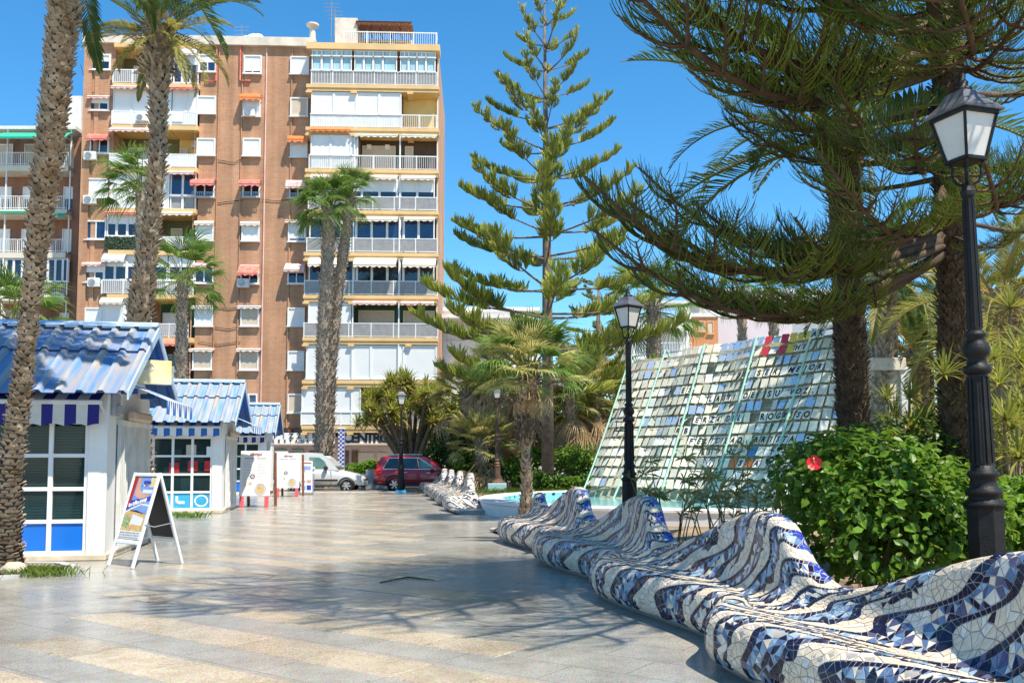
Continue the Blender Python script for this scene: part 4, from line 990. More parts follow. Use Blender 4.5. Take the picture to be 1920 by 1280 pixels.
# brackets for banners on the middle post
x, y = 2.27, 17.6; bk_ = thing('banner_bracket', 'thin empty banner bracket fixed to the lamp post before the tile sculpture', 'bracket', (x, y, 2.1))
for z in (3.02, 2.28, 2.10): q = MB(); q.tube([(-.05,0,z-2.1),(-.27,0,z-2.1)], .012, 5); q.build('arm', m_black, bk_)
q = MB(); q.tube([(-.24,0,0),(-.24,0,.2)], .008, 5); q.build('tie_rod', m_black, bk_)

# ------------------------------------------------------------------ pavement signs
m_poster_blue = M('poster_blue_print', (.16,.27,.62), .4, c2=(.30,.42,.70), scale=2); m_poster_deep = M('poster_deep_blue', (.02,.05,.42), .4)
m_skin = M('poster_arm_print', (.62,.34,.24), .5, var=.15); m_food = M('poster_food_print', (.55,.28,.08), .5, c2=(.75,.52,.22), scale=22); m_salad = M('poster_salad_print', (.10,.22,.04), .5, c2=(.55,.55,.30), scale=30)
m_paper = M('white_poster_paper', (.76,.75,.73), .5, var=.03); m_board = M('black_board', (.012,.012,.012), .6); m_greytext = M('grey_print', (.25,.24,.24), .6); m_cooltext = M('faint_print', (.45,.45,.47), .6)
m_pinkpaint = M('pink_red_legs', (.66,.10,.12), .5, var=.15); m_woodleg = M('brown_wood_frame', (.24,.09,.04), .6, var=.3, scale=8)
def quadp(q, T, x0, z0, x1, z1, mi=0, y=0.0, n=1):
    q.add([T @ Vector(p) for p in ((x0,y,z0),(x1,y,z0),(x1,y,z1),(x0,y,z1))], [(0,1,2,3)], mi)
def flat(q, T, pts, mi=0, y=0.0): q.add([T @ Vector((x,y,z)) for x, z in pts], [tuple(range(len(pts)))], mi)
# white A frame in front of the nearest kiosk
fl, fr_, br = G(203,1060), G(263,1068), G(343,1058)
aw_dir = (fr_-fl).normalized(); WB = .64; base = (fl+fr_)/2
t = thing('sandwich_board', 'white framed sandwich board with a colourful take away poster in front of the nearest kiosk', 'sandwich board', fl, atan2(aw_dir.y, aw_dir.x))
spread = .80; HT = 1.36
fa = Matrix.Rotation(-atan2(spread/2, HT), 4, 'X'); LB = sqrt(HT**2+(spread/2)**2)
Tf = fa; Tb = Matrix.Translation((0, spread, 0)) @ Matrix.Rotation(atan2(spread/2, HT), 4, 'X')
for T, nm in ((Tf, 'front_frame'), (Tb, 'rear_frame')):
    q = MB()
    for x in (0, WB): q.bbox((x-.028, -.02, 0), (x+.028, .02, LB), .012, T=T)
    q.bbox((.03, -.018, LB-.06), (WB-.03, .018, LB-.005), .012, T=T); q.bbox((.03, -.018, .34), (WB-.03, .018, .40), .012, T=T); q.build(nm, m_white, t)
q = MB(); q.box((.03, .0, .41), (WB-.03, .012, LB-.065), T=Tb); q.build('blackboard', m_board, t); q = MB(); q.box((.03, -.004, .41), (WB-.03, .014, LB-.065), T=Tf); pb_ = q.build('poster_board', m_board, t)
q = MB(); q.tube([(WB+.03, .16, .62), (WB+.05,.3,.58), (WB+.03, .60, .62)], .008, 5); q.build('stay_chain', m_steel, t)
a, b_, z0, z1 = .035, WB-.035, .415, LB-.07; hh = z1-z0; ww = b_-a
def PX(u, v): return (a+u*ww, z0+v*hh)
q = MB()
flat(q, Tf, [PX(0,0),PX(1,0),PX(1,.13),PX(0,.13)], 0, -.006)
flat(q, Tf, [PX(0,.13),PX(1,.13),PX(1,.40),PX(0,.46)], 1, -.0062); flat(q, Tf, [PX(0,.20),PX(.30,.17),PX(.36,.36),PX(.0,.38)], 2, -.0068)
flat(q, Tf, [PX(.36,.22),PX(.9,.20),PX(.92,.34),PX(.40,.40)], 0, -.0068); flat(q, Tf, [PX(.40,.17),PX(.95,.16),PX(.9,.22),PX(.42,.24)], 1, -.007)
flat(q, Tf, [PX(0,.46),PX(.5,.46),PX(1,.40),PX(1,1),PX(0,1)], 3, -.0064)
flat(q, Tf, [PX(0,.44),PX(.25,.52),PX(.6,.60),PX(1,.62),PX(1,.70),PX(.6,.68),PX(.25,.62),PX(0,.62)], 4, -.0070)
flat(q, Tf, [PX(0,.40),PX(.3,.48),PX(.65,.55),PX(1,.53),PX(1,.56),PX(.65,.58),PX(.3,.51),PX(0,.43)], 0, -.0074)
flat(q, Tf, [PX(0,.46),PX(.14,.62),PX(.18,1),PX(0,1)], 5, -.0076); flat(q, Tf, [PX(.18,1),PX(.34,1),PX(.38,.80),PX(.62,.72),PX(.9,.74),PX(.9,.69),PX(.5,.64),PX(.2,.70)], 6, -.0078)
flat(q, Tf, [PX(.78,.84),PX(1,.84),PX(1,1),PX(.78,1)], 7, -.0078); flat(q, Tf, [PX(.55,.74),PX(.98,.74),PX(.98,.80),PX(.55,.80)], 0, -.0082)
flat(q, Tf, [PX(.42,.84),PX(.50,.855),PX(.50,.88),PX(.42,.865)], 8, -.0082); flat(q, Tf, [PX(.50,.855),PX(.58,.85),PX(.58,.875),PX(.50,.88)], 0, -.0082); flat(q, Tf, [PX(.58,.85),PX(.66,.86),PX(.66,.885),PX(.58,.875)], 5, -.0082)
q.build('poster', [m_paper, m_food, m_salad, m_poster_blue, m_poster_deep, m_red, m_skin, m_yel, M('flag_green', (.02,.25,.08), .5)], t)
def word_on(txt, T, x, z, h, mat, parent, y=-.011, tilt=0.0, squeeze=.9, bold=.01):
    M3 = T @ Matrix.Translation((x, y, z)) @ Matrix.Rotation(tilt, 4, 'Y') @ Matrix.Rotation(pi/2, 4, 'X')
    o, me = lettering(txt, h, mat, parent, (0,0,0), 1, M3=M3, depth=.004, squeeze=squeeze, bold=bold, name='poster_text'); return o
word_on('to take away', Tf, *PX(.10,.50), .075, m_paper, t, tilt=radians(-14), squeeze=.82, bold=.015)
word_on('ROMA', Tf, *PX(.50,.895), .05, m_poster_deep, t, squeeze=.95, bold=.0)
for i in range(3):
    q = MB(); x, zz = PX(.05, .10-.038*i); u = 0
    while u < .9:
        w_ = U(.03,.10); quadp(q, Tf, a+(u+.04)*ww, zz-.008, a+min(.95, u+.04+w_)*ww, zz+.009, 0, -.0085); u += w_+.025
    q.build('printed_line', m_greytext, t)
# two tall menu boards on coloured legs
def menu_board(loc, label, rz, s=1.0):
    t = thing('menu_board', label, 'menu board', loc, rz, 'wooden menu boards by the farthest kiosk'); t.scale = (s,s,s)
    H, Wd, sp = 1.80, .96, .62; T = Matrix.Rotation(-atan2(.22, H), 4, 'X'); Tb = Matrix.Translation((0, sp, 0)) @ Matrix.Rotation(atan2(.20, H), 4, 'X')
    q = MB(); q.bbox((.0,-.015,.36),(Wd,.02,H),.01,T=T); q.build('board', m_paper, t)
    for x in (.02, Wd-.16): q = MB(); q.bbox((x,-.012,0),(x+.13,.025,.358),.01,T=T); q.build('leg', m_pinkpaint, t)
    for x in (.12, Wd+.02): q = MB(); q.bbox((x,.05,0),(x+.09,.10,H*.97),.008,T=Tb); q.build('rear_leg', m_woodleg, t)
    q = MB(); q.bbox((.2,.06,.42),(Wd,.09,.50),.008,T=Tb); q.build('cross_bar', m_woodleg, t)
    q = MB(); q.bbox((.2,.05,.6),(Wd,.06,H*.95),.008,T=Tb); q.build('rear_board', m_paper, t)
    word_on('elbrigui', T, .30, 1.65, .10, M('maroon_lettering', (.24,.03,.05), .5), t, y=-.019, bold=.02)
    q = MB(); quadp(q, T, .12, 1.54, .46, 1.57, 0, -.017); quadp(q, T, .52, 1.54, .80, 1.57, 0, -.017)
    for c_ in (0, 1):
        for i in range(17): x = .10+.43*c_; quadp(q, T, x, 1.46-.048*i, x+U(.18,.36), 1.475-.048*i, 1, -.017)
    q.build('menu_print', [m_greytext, m_cooltext], t)
    q = MB()
    def disc(cx, cz, r, mi, y): flat(q, T, [(cx+r*cos(k*pi/12), cz+r*sin(k*pi/12)) for k in range(24)], mi, y)
    disc(.66, .56, .19, 0, -.017); disc(.66, .57, .13, 1, -.018); disc(.62,.60,.05,2,-.019); disc(.72,.55,.05,3,-.019); disc(.40,.98,.08,4,-.017); disc(.40,.98,.05,0,-.018); disc(.34,.74,.05,1,-.017)
    q.build('food_print', [m_cooltext, m_food, m_salad, m_skin, M('plum_print', (.16,.05,.09), .5)], t)
    return t
a = G(447, 951); menu_board(Vector((a.x, a.y, 0)), 'nearer white menu board with pink legs leaning beside the middle kiosk', radians(4))
a = G(516, 931); menu_board(Vector((a.x, a.y, 0)), 'farther white menu board with brown frame beside the silver van', radians(4), .97)
a = G(563, 927); t = thing('poster_stand', 'narrow white poster stand with blue pictures beside the silver van', 'poster stand', (a.x, a.y, 0), radians(3))
q = MB(); q.bbox((0,-.02,.1),(.50,.02,1.42),.01); q.build('board', m_paper, t); q = MB(); q.bbox((-.03,-.15,0),(.53,.15,.1),.02); q.build('foot', m_steel, t)
q = MB(); TI = Matrix.Identity(4)
quadp(q, TI, .05, 1.05, .42, 1.2, 0, -.024); quadp(q, TI, .08, .95, .2, 1.05, 1, -.024); quadp(q, TI, .05, .2, .22, .38, 0, -.024); quadp(q, TI, .27, .2, .45, .40, 2, -.024); quadp(q, TI, .27,.5,.45,.62,3,-.024); quadp(q, TI, .05,.5,.2,.6,0,-.024); quadp(q, TI, .05,1.32,.45,1.36,4,-.024)
q.build('poster_print', [m_poster_blue, m_food, m_poster_deep, m_skin, m_red], t)
a = G(514, 921); t = thing('poster_stand', 'grey poster stand half hidden behind the farther menu board', 'poster stand', (a.x, a.y, 0), 0)
q = MB(); q.bbox((0,-.02,.1),(.62,.02,1.85),.01); q.build('board', m_kwall, t); q = MB(); q.bbox((0,-.2,0),(.62,.2,.1),.02); q.build('foot', m_steel, t); q = MB()
for i in range(5): quadp(q, TI, .06, .35+.28*i, .26, .55+.28*i, 0, -.024); quadp(q, TI, .34, .35+.28*i, .56, .55+.28*i, 1, -.024)
q.build('poster_print', [m_greytext, m_cooltext], t)
# tiled blue and white pillar and bollard by the road
def checker(name, label, cat, x, y, w, h, z=0):
    t = thing(name, label, cat, (x, y, z)); q = MB(); q.box((-w/2+.01,-w/2+.01,0),(w/2-.01,w/2-.01,h)); q.build('core', m_white2, t)
    q = MB(); n = 3; s_ = w/n; k = int(h/s_)
    for i in range(k):
        for j in range(n):
            if (i+j) % 2 == 0:
                x0 = -w/2+j*s_; q.box((x0+.01,-w/2-.004,i*s_+.01),(x0+s_-.01,-w/2+.012,(i+1)*s_-.01)); q.box((w/2-.012,x0+.01,i*s_+.01),(w/2+.004,x0+s_-.01,(i+1)*s_-.01))
    o = q.build('checker_tiles', TILE[6], t); o['kind'] = 'stuff'
    q = MB(); q.bbox((-w/2-.03,-w/2-.03,h),(w/2+.03,w/2+.03,h+.08),.02); q.build('cap', m_white, t); return t
a = P(637, 880, 57.9); checker('tiled_pillar', 'tall blue and white chequered pillar below the CENTRO sign', 'pillar', a.x, 58.4, .40, 3.35, .02)
a = G(573, 925); checker('tiled_pillar', 'low blue and white chequered pillar behind the menu boards', 'pillar', a.x-.2, 40.9, .5, 1.05, .0)
# concrete planter with a clipped bush behind the cars
a = P(705, 905, 47); t = thing('planter_box', 'plain grey concrete planter standing between the van and the red car', 'planter', (P(712,900,48.2).x, 48.2, -.11))
q = MB(); w_ = .70; q.bbox((-w_,-.4,0),(w_,.4,1.02),.04); q.build('box', m_kerb, t); q = MB(); q.bbox((-w_+.1,-.3,1.021),(w_-.1,.3,1.05),.01); q.build('earth', m_soil, t)
# ------------------------------------------------------------------ cars
m_silver = M('silver_car_paint', (.66,.65,.61), .3, met=.25, var=.03, coat=.6); m_redcar = M('dark_red_car_paint', (.46,.014,.02), .25, var=.04, coat=.8)
m_tyre = M('tyre_rubber', (.012,.012,.012), .8); m_rim = M('alloy_wheel', (.62,.62,.62), .3, met=.7); m_trim = M('black_car_trim', (.02,.02,.022), .5)
m_carglass = M('tinted_car_glass', (.015,.022,.025), .04, spec=.8, var=.3, scale=1); m_carglass2 = M('green_car_glass', (.06,.16,.14), .05, spec=.8, c2=(.20,.30,.28), scale=1.2)
m_lens = M('clear_headlight', (.55,.57,.60), .1, spec=.8); m_taillens = M('red_tail_light', (.50,.01,.015), .15, spec=.7)
def car(name, label, cat, loc, rz, st, gh, W2, paint, wheels, wr, win, glass, extras):
    """st: body stations (x, z low, z shoulder, half width); gh: glasshouse side outline (x, z); win: side window polygons"""
    t = thing(name, label, cat, loc, rz)
    q = MB(); q.smooth = True; rows = []
    for x, z0, z1, w in st:
        c = (z0+z1)/2
        rows.append([(x,-w*.80,z0),(x,-w*.96,z0+.07),(x,-w,lerp(z0,z1,.35)),(x,-w,lerp(z0,z1,.68)),(x,-w*.95,z1-.05),(x,-w*.86,z1),(x,0,z1+.03),(x,w*.86,z1),(x,w*.95,z1-.05),(x,w,lerp(z0,z1,.68)),(x,w,lerp(z0,z1,.35)),(x,w*.96,z0+.07),(x,w*.80,z0),(x,0,z0)])
    q.grid(rows, closed=True); q.smooth = False; q.add(rows[0], [tuple(range(14))]); q.add(rows[-1], [tuple(range(14))])
    q.build('body', paint, t, fixn=True)
    # glasshouse: outline leaning inwards towards the roof
    zlo = min(z for x, z in gh); zhi = max(z for x, z in gh)
    def wy(z): return lerp(W2*.93, W2*.74, ((z-zlo)/(zhi-zlo))**1.2)
    n = len(gh); q = MB(); L = [Vector((x,-wy(z),z)) for x, z in gh]; R_ = [Vector((x,wy(z),z)) for x, z in gh]
    q.add(L+R_, [tuple(range(n)), tuple(range(2*n-1,n-1,-1))] + [(i,(i+1)%n,n+(i+1)%n,n+i) for i in range(n)]); q.build('cabin', paint, t, fixn=True)
    for k, poly in enumerate(win):
        for sg in (-1, 1):
            q = MB(); q.add([(x, sg*(wy(z)+.012), z) for x, z in poly], [tuple(range(len(poly)))]); q.build('window', glass[k % len(glass)], t)
    for x in wheels:
        for sg in (-1, 1):
            T = Matrix.Translation((x, sg*(W2-.11), wr)) @ Matrix.Rotation(pi/2, 4, 'X')
            q = MB(); q.smooth = True; q.lathe([(wr*.66,-.10),(wr*.92,-.11),(wr,-.07),(wr,.07),(wr*.92,.11),(wr*.66,.10)], 24, T=T, cap=False); w_ = q.build('wheel', m_tyre, t)
            q = MB(); q.lathe([(wr*.66,-.10),(wr*.60,-.09),(wr*.56,-.03),(wr*.12,-.01),(wr*.12,.01),(wr*.56,.03),(wr*.60,.09),(wr*.66,.10)], 20, T=T, cap=False, mi=1)
            for k in range(6):
                a = k*pi/3
                for zz in (-.085, .085): q.bar(T @ Vector((wr*.1*cos(a), wr*.1*sin(a), zz)), T @ Vector((wr*.62*cos(a), wr*.62*sin(a), zz)), wr*.20, .03, up=(0,1,0), mi=0)
            q.lathe([(wr*.16,-.105),(wr*.16,.105)], 10, T=T); q.build('rim', [m_rim, m_trim], w_)
            q = MB(); pts = [(x+(wr+.07)*cos(pi*j/10), sg*(W2+.002), wr+(wr+.07)*sin(pi*j/10)) for j in range(11)]; q.tube(pts, .045, 6); q.build('wheel_arch', m_trim, t)
    for nm, m, boxes in extras:
        for a, b_ in boxes: q = MB(); q.bbox(a, b_, .03); q.build(nm, m, t)
    return t
# red estate car: its tail towards the kiosks, pointing right
xr = P(707, 900, 45.2).x
st = [(.0,.42,.95,.80),(.06,.36,1.06,.88),(.5,.30,1.10,.93),(1.2,.28,1.10,.95),(2.4,.28,1.08,.95),(3.4,.28,1.04,.95),(3.9,.28,.98,.93),(4.5,.32,.90,.88),(4.75,.42,.76,.76)]
gh = [(.08,1.04),(.17,1.42),(.30,1.70),(.7,1.77),(1.7,1.77),(2.45,1.70),(2.9,1.42),(3.35,1.06)]
win = [[(.45,1.14),(.55,1.42),(.72,1.62),(1.15,1.65),(1.22,1.14)],[(1.30,1.14),(1.25,1.65),(2.02,1.64),(2.15,1.12)],[(2.24,1.12),(2.12,1.63),(2.42,1.58),(2.78,1.32),(2.95,1.12)]]
red = car('red_car', 'dark red estate car with roof rails parked behind the far lamp post', 'car', (xr, 45.2, -.11), 0, st, gh, .95, m_redcar, (.98, 3.75), .37, win, [m_carglass, m_carglass, m_carglass2],
 [('bumper', m_trim, [((-.06,-.86,.34),(.35,.86,.62)),((4.4,-.84,.30),(4.8,.84,.5))]), ('tail_light', m_taillens, [((-.012,-.90,.78),(.20,-.70,1.06)),((-.012,.70,.78),(.20,.90,1.06)),((.10,-.86,1.08),(.24,-.78,1.5)),((.10,.78,1.08),(.24,.86,1.5))]),
  ('roof_rail', m_rim, [((.6,-.66,1.80),(2.2,-.62,1.84)),((.6,.62,1.80),(2.2,.66,1.84))]), ('side_strip', m_trim, [((1.45,-.975,.55),(3.25,-.94,.63)),((1.45,-.965,.28),(3.25,-.9,.42))]), ('door_handle', m_rim, [((1.45,-.98,.93),(1.62,-.94,.97)),((2.55,-.98,.91),(2.72,-.94,.95))]), ('mirror', m_carglass2, [((2.72,-1.14,1.08),(2.92,-.92,1.26))]), ('headlight', m_lens, [((4.5,-.84,.66),(4.70,-.55,.82))])])
q = MB()
for sg in (-1,):
    for a, b_ in (((.40,1.12),(2.98,1.10)),((.40,1.12),(.70,1.65)),((.70,1.65),(2.15,1.66)),((2.15,1.66),(2.98,1.10)),((1.26,1.12),(1.20,1.66)),((2.20,1.11),(2.07,1.65))):
        yy = -lerp(.95*.93, .95*.74, ((a[1]-1.04)/.73)**1.2 if a[1] > 1.04 else 0)-.016; y2 = -lerp(.95*.93, .95*.74, ((b_[1]-1.04)/.73)**1.2 if b_[1] > 1.04 else 0)-.016; q.bar((a[0],yy,a[1]), (b_[0],y2,b_[1]), .03)
q.build('window_trim', m_rim, red)
# silver van: nose to the right
xv = P(686, 905, 44.3).x - 4.15
st = [(.0,.40,1.06,.80),(.05,.34,1.10,.86),(1.0,.30,1.12,.88),(2.2,.30,1.10,.88),(2.75,.30,1.06,.88),(3.3,.32,.98,.86),(3.8,.36,.86,.80),(4.08,.42,.74,.68),(4.15,.48,.66,.60)]
gh = [(.04,1.06),(.10,1.80),(.3,1.88),(1.6,1.91),(2.1,1.86),(2.45,1.64),(2.98,1.06)]
win = [[(.45,1.16),(.50,1.68),(1.15,1.70),(1.15,1.16)],[(1.55,1.16),(1.55,1.70),(2.02,1.68),(2.28,1.50),(2.46,1.16)]]
van = car('silver_van', 'small silver van with black side strip parked behind the menu boards', 'van', (xv, 44.3, -.11), 0, st, gh, .88, m_silver, (.72, 3.36), .32, win, [m_carglass, m_carglass2],
 [('bumper', m_silver, [((3.85,-.74,.34),(4.20,.74,.56)),((-.05,-.8,.34),(.2,.8,.6))]), ('side_strip', m_trim, [((.1,-.905,.55),(2.95,-.87,.64)),((.1,-.895,.30),(2.95,-.83,.36))]), ('headlight', m_lens, [((3.72,-.80,.68),(4.04,-.50,.86)),((3.72,.50,.68),(4.04,.80,.86))]),
  ('mirror', m_trim, [((2.30,-1.06,1.08),(2.48,-.87,1.26))]), ('door_handle', m_trim, [((1.36,-.91,.92),(1.54,-.87,.97)),((.95,-.91,.92),(1.12,-.87,.97))]), ('grille', m_trim, [((4.02,-.5,.56),(4.19,.5,.64))])])
q = MB()
for x in (1.30, 2.62): q.box((x,-.889,.36),(x+.012,-.86,1.10))
q.build('door_gap', m_trim, van)
q = MB(); q.add([(2.13,-.60,1.845),(2.13,.60,1.845),(2.93,.76,1.10),(2.93,-.76,1.10)], [(0,3,2,1)]); q.build('windscreen', m_carglass, van, (.02,0,.02))
# ------------------------------------------------------------------ round pool
PC, PR = Vector((5.55, 27.0, 0)), 6.5
m_poolwhite = M('white_pool_rim', (.74,.73,.70), .5, var=.06, scale=1.5)
m_poolblue = M('turquoise_pool_lining', (.20,.52,.52), .35, var=.12, scale=2)
m_water = bpy.data.materials.new('pool_water'); m_water.use_nodes = True
_t = m_water.node_tree; _b = _t.nodes['Principled BSDF']; _b.inputs['Base Color'].default_value = (.22,.58,.58,1); _b.inputs['Roughness'].default_value = .06
_n = node(_t, 'ShaderNodeTexNoise'); _n.inputs['Scale'].default_value = 3.5; _n.inputs['Detail'].default_value = 4; _tc = node(_t, 'ShaderNodeTexCoord'); _t.links.new(_tc.outputs['Object'], _n.inputs['Vector'])
_bp = node(_t, 'ShaderNodeBump'); _bp.inputs['Strength'].default_value = .35; _bp.inputs['Distance'].default_value = .05; _t.links.new(_n.outputs['Fac'], _bp.inputs['Height']); _t.links.new(_bp.outputs[0], _b.inputs['Normal'])
pool = thing('pool', 'round white rimmed pool with turquoise water behind the wavy bench', 'pool', (PC.x, PC.y, 0))
q = MB(); q.smooth = False; q.lathe([(PR-.03,-.1),(PR,.30),(PR+.04,.33),(PR+.04,.39),(PR-.0,.41),(PR-.62,.41),(PR-.66,.38),(PR-.66,.1)], 72, cap=False); q.build('rim', m_poolwhite, pool)
q = MB(); q.lathe([(PR-.665,.12),(PR-.665,.39)], 72, cap=False); q.build('lining', m_poolblue, pool)
q = MB(); n = 150                                         # dark waterline tiles along the inner lip
for i in range(n):
    a0, a1 = 2*pi*i/n, 2*pi*(i+.62)/n; r = PR-.668
    q.add([(r*cos(a0),r*sin(a0),.29),(r*cos(a1),r*sin(a1),.29),(r*cos(a1),r*sin(a1),.375),(r*cos(a0),r*sin(a0),.375)], [(0,1,2,3)])
o = q.build('waterline_tiles', TILE[2], pool); o['kind'] = 'stuff'
q = MB(); q.add([((PR-.67)*cos(2*pi*i/72), (PR-.67)*sin(2*pi*i/72), .22) for i in range(72)], [tuple(range(72))]); struct(q.build('water', m_water, None, (PC.x, PC.y, 0)))
# ------------------------------------------------------------------ glass tile sculpture
SA, SB = Vector((2.55, 32.0, .1)), Vector((8.0, 23.67, .1))
s_d = (SB-SA); s_len = s_d.length; s_d.normalize(); s_n = Vector((s_d.y, -s_d.x, 0)); s_n = s_n if s_n.x < 0 else -s_n   # s_n: out, towards the promenade
HS, LEAN = 5.25, 2.35
def sp(c, h, off=0.0):
    """a point on the leaning face: c metres along the foot, h metres up the slope height"""
    k = h/HS; lean = LEAN*k**.9; wv = .22*sin(c*.9+.6)*(.3+.7*(1-k)) + .10*sin(c*2.3)
    return SA + s_d*c - s_n*(lean - wv) + Vector((0,0,h)) + s_n*off
m_mint = M('pale_mint_steel', (.42,.66,.52), .4, var=.06); m_railsteel = M('dull_rail_steel', (.12,.115,.10), .6, var=.3, scale=4)
GT = [M('cream_glass_tile', (.80,.70,.53), .5, spec=.25, rand=.14, var=.1, scale=7), M('pale_green_glass_tile', (.62,.59,.45), .45, spec=.25, rand=.12, var=.1), M('grey_glass_tile', (.62,.57,.47), .4, spec=.25, rand=.2, var=.12),
      M('mirror_tile', (.72,.76,.82), .22, met=.55, var=.03), M('white_glass_tile', (.76,.72,.63), .4, spec=.25, rand=.05)]
m_tred = M('red_print_tile', (.55,.04,.05), .4); m_tyel = M('yellow_print_tile', (.72,.45,.05), .4); m_torange = M('orange_print_tile', (.70,.20,.04), .4); m_tblue = M('blue_print_tile', (.06,.22,.50), .3)
m_netting = M('dry_plants_behind_tiles', (.26,.22,.12), .95, c2=(.55,.50,.36), scale=9, detail=6)
sc = thing('tile_sculpture', 'leaning sculpture of letter tiles and mirrors on pale mint ribs in the pool', 'sculpture', (0,0,0))
q = MB(); NC, NH = 40, 14
q.grid([[sp(s_len*i/NC, HS*(j/NH)*.955, -.14) for j in range(NH+1)] for i in range(NC+1)]); q.grid([[sp(s_len*i/NC, HS*(j/NH)*.955, -.16) for j in range(NH+1)][::-1] for i in range(NC+1)]); q.build('backing', m_netting, sc)
for c in (-.05, 1.75, 3.7, 6.0, 8.1, s_len+.05):
    q = MB(); q.tube([sp(c, HS*j/10, .10) for j in range(11)], .032, 6)
    for j in range(1, 9, 2): q.bar(sp(c, HS*j/10, .09), sp(c+.18, HS*(j+.6)/10, -.1), .03)
    q.build('rib', m_mint, sc)
    q = MB(); top = sp(c, HS, .02); q.bar(top, Vector((top.x, top.y, 0)) - s_n*2.6, .06); q.build('rear_strut', m_mint, sc)
ROWH, TW = .342, .288; NR = int(HS/ROWH)
for r in range(NR+1):
    q = MB(); q.tube([sp(s_len*i/26, min(HS, r*ROWH+.02), .03) for i in range(27)], .014, 4); q.build('rail', m_railsteel, sc)
TEXT = {0:(28,'AK.'), 1:(26,'HE'), 3:(19,'DE SER MEJOR'), 5:(15,'LAGRI DE SU VOZ.'), 7:(12,'FUERZA DEL PROGRESO'), 9:(14,'FELICIDAD ARISTA'), 10:(16,'ES PIA'), 11:(20,'A ISTA'), 4:(11,'ES'), 8:(12,'RB')}
MIRR = {2:[(24,27)], 3:[(21,22),(26,27)], 4:[(8,11),(20,22),(27,28)], 6:[(13,15),(17,18),(20,27)], 5:[(24,25)], 7:[(10,12)], 0:[(15,22)], 1:[(15,21)], 8:[(9,10),(18,19)]}
letters = {}; tile_cache = {}
def tile_mesh(mi, ch):
    key = (mi, ch)
    if key in tile_cache: return tile_cache[key]
    q = MB(); q.bbox((-.120,-.006,-.152), (.120,.006,.152), .004)
    if ch:
        if ch not in letters:
            o, me = lettering(ch, .205, m_ink, None, (0,0,0), 1, depth=.01, squeeze=.85, bold=.022); bpy.data.objects.remove(o)
            xs = [v.co.x for v in me.vertices]; cx = (min(xs)+max(xs))/2
            letters[ch] = ([(v.co.x-cx, v.co.y-.008, v.co.z-.103) for v in me.vertices], [tuple(p.vertices) for p in me.polygons])
        q.add(letters[ch][0], letters[ch][1], 1)
    me = q.mesh('letter_tile', [TM[mi], m_ink]); tile_cache[key] = (me, q); return me, q
TM = GT + [m_tred, m_tyel, m_torange, m_tblue]
tiles = []; rt = random.Random(21); ncol = int(s_len/TW)
for r in range(NR):
    txt = TEXT.get(r); 
    for c in range(ncol):
        h = HS - (r+.5)*ROWH; cc = (c+.5)*TW
        if h < .3 or rt.random() < .025: continue
        if r == 0 and c < 9: continue
        ch = ''
        if txt and txt[0] <= c < txt[0]+len(txt[1]): ch = txt[1][c-txt[0]].strip()
        z = rt.random(); mi = 0 if z < .46 else 1 if z < .62 else 2 if z < .80 else 4
        if c > 25 and r < 5: mi = 1 if z < .5 else 2 if z < .75 else 4
        mir = any(a <= c < b_ for a, b_ in MIRR.get(r, [])) or rt.random() < .05
        if mir and not ch: mi = 3
        if ch: mi = 0 if rt.random() < .6 else 4
        if r in (0,1) and c in (22,24): mi, ch = 5, ''
        if r in (0,1) and c in (25,26,27) and not ch: mi = 6
        if r == 11 and c in (22,24): mi, ch = 7, ''
        if r == 10 and c == 24: mi, ch = 8, ''
        p = sp(cc, h, .055); d = (sp(cc+.1, h)-sp(cc-.1, h)).normalized(); up = (sp(cc, h+.1)-sp(cc, h-.1)).normalized()
        n = d.cross(up); n = n if n.dot(s_n) > 0 else -n
        ex, ey, ez = d, -n, up
        R_ = Matrix((ex, ey, ez)).transposed().to_4x4()
        tilt = rt.gauss(0, radians(5)) + radians(6); yaw = rt.gauss(0, radians(7)); roll = rt.gauss(0, radians(2.2))
        Mx = Matrix.Translation(p) @ R_ @ Matrix.Rotation(-tilt, 4, 'X') @ Matrix.Rotation(yaw, 4, 'Z') @ Matrix.Rotation(roll, 4, 'Y')
        vis = 1 if (1190 < 960+FPX*p.x/p.y < 1575) else 0
        tiles.append((p.y*(1 if vis else 9) - (3 if ch else 0), mi, ch, Mx))
tiles.sort(key=lambda k: k[0]); rest = MB(); slots = {}
for i, (_, mi, ch, Mx) in enumerate(tiles):
    me, q0 = tile_mesh(mi, ch)
    if i < 300: link(me, 'letter_tile', sc, M=Mx)
    else:
        rest.add([Mx @ Vector(v) for v in q0.v], q0.f, 0); k = len(q0.f)
        rest.m[-k:] = [9 if m == 1 else mi for m in q0.m]
rest.build('far_letter_tiles', TM + [m_ink], sc, kind='stuff')
# white service block and low wall to the right of the sculpture
wl = thing('garden_wall', 'low cream garden wall with a coping behind the palm trunk', 'wall', (P(1655,690,24).x-.6, 24.3, 0)); q = MB(); q.box((0,0,0),(1.15,2.5,3.9)); q.build('wall', m_cream, wl); q = MB(); q.bbox((-.1,-.15,3.903),(1.3,2.7,4.25),.02); q.build('coping', m_parapet, wl)
q = MB(); q.bbox((1.16,-.1,2.0),(1.45,.5,4.0),.01); q.build('white_pier', m_white2, wl)
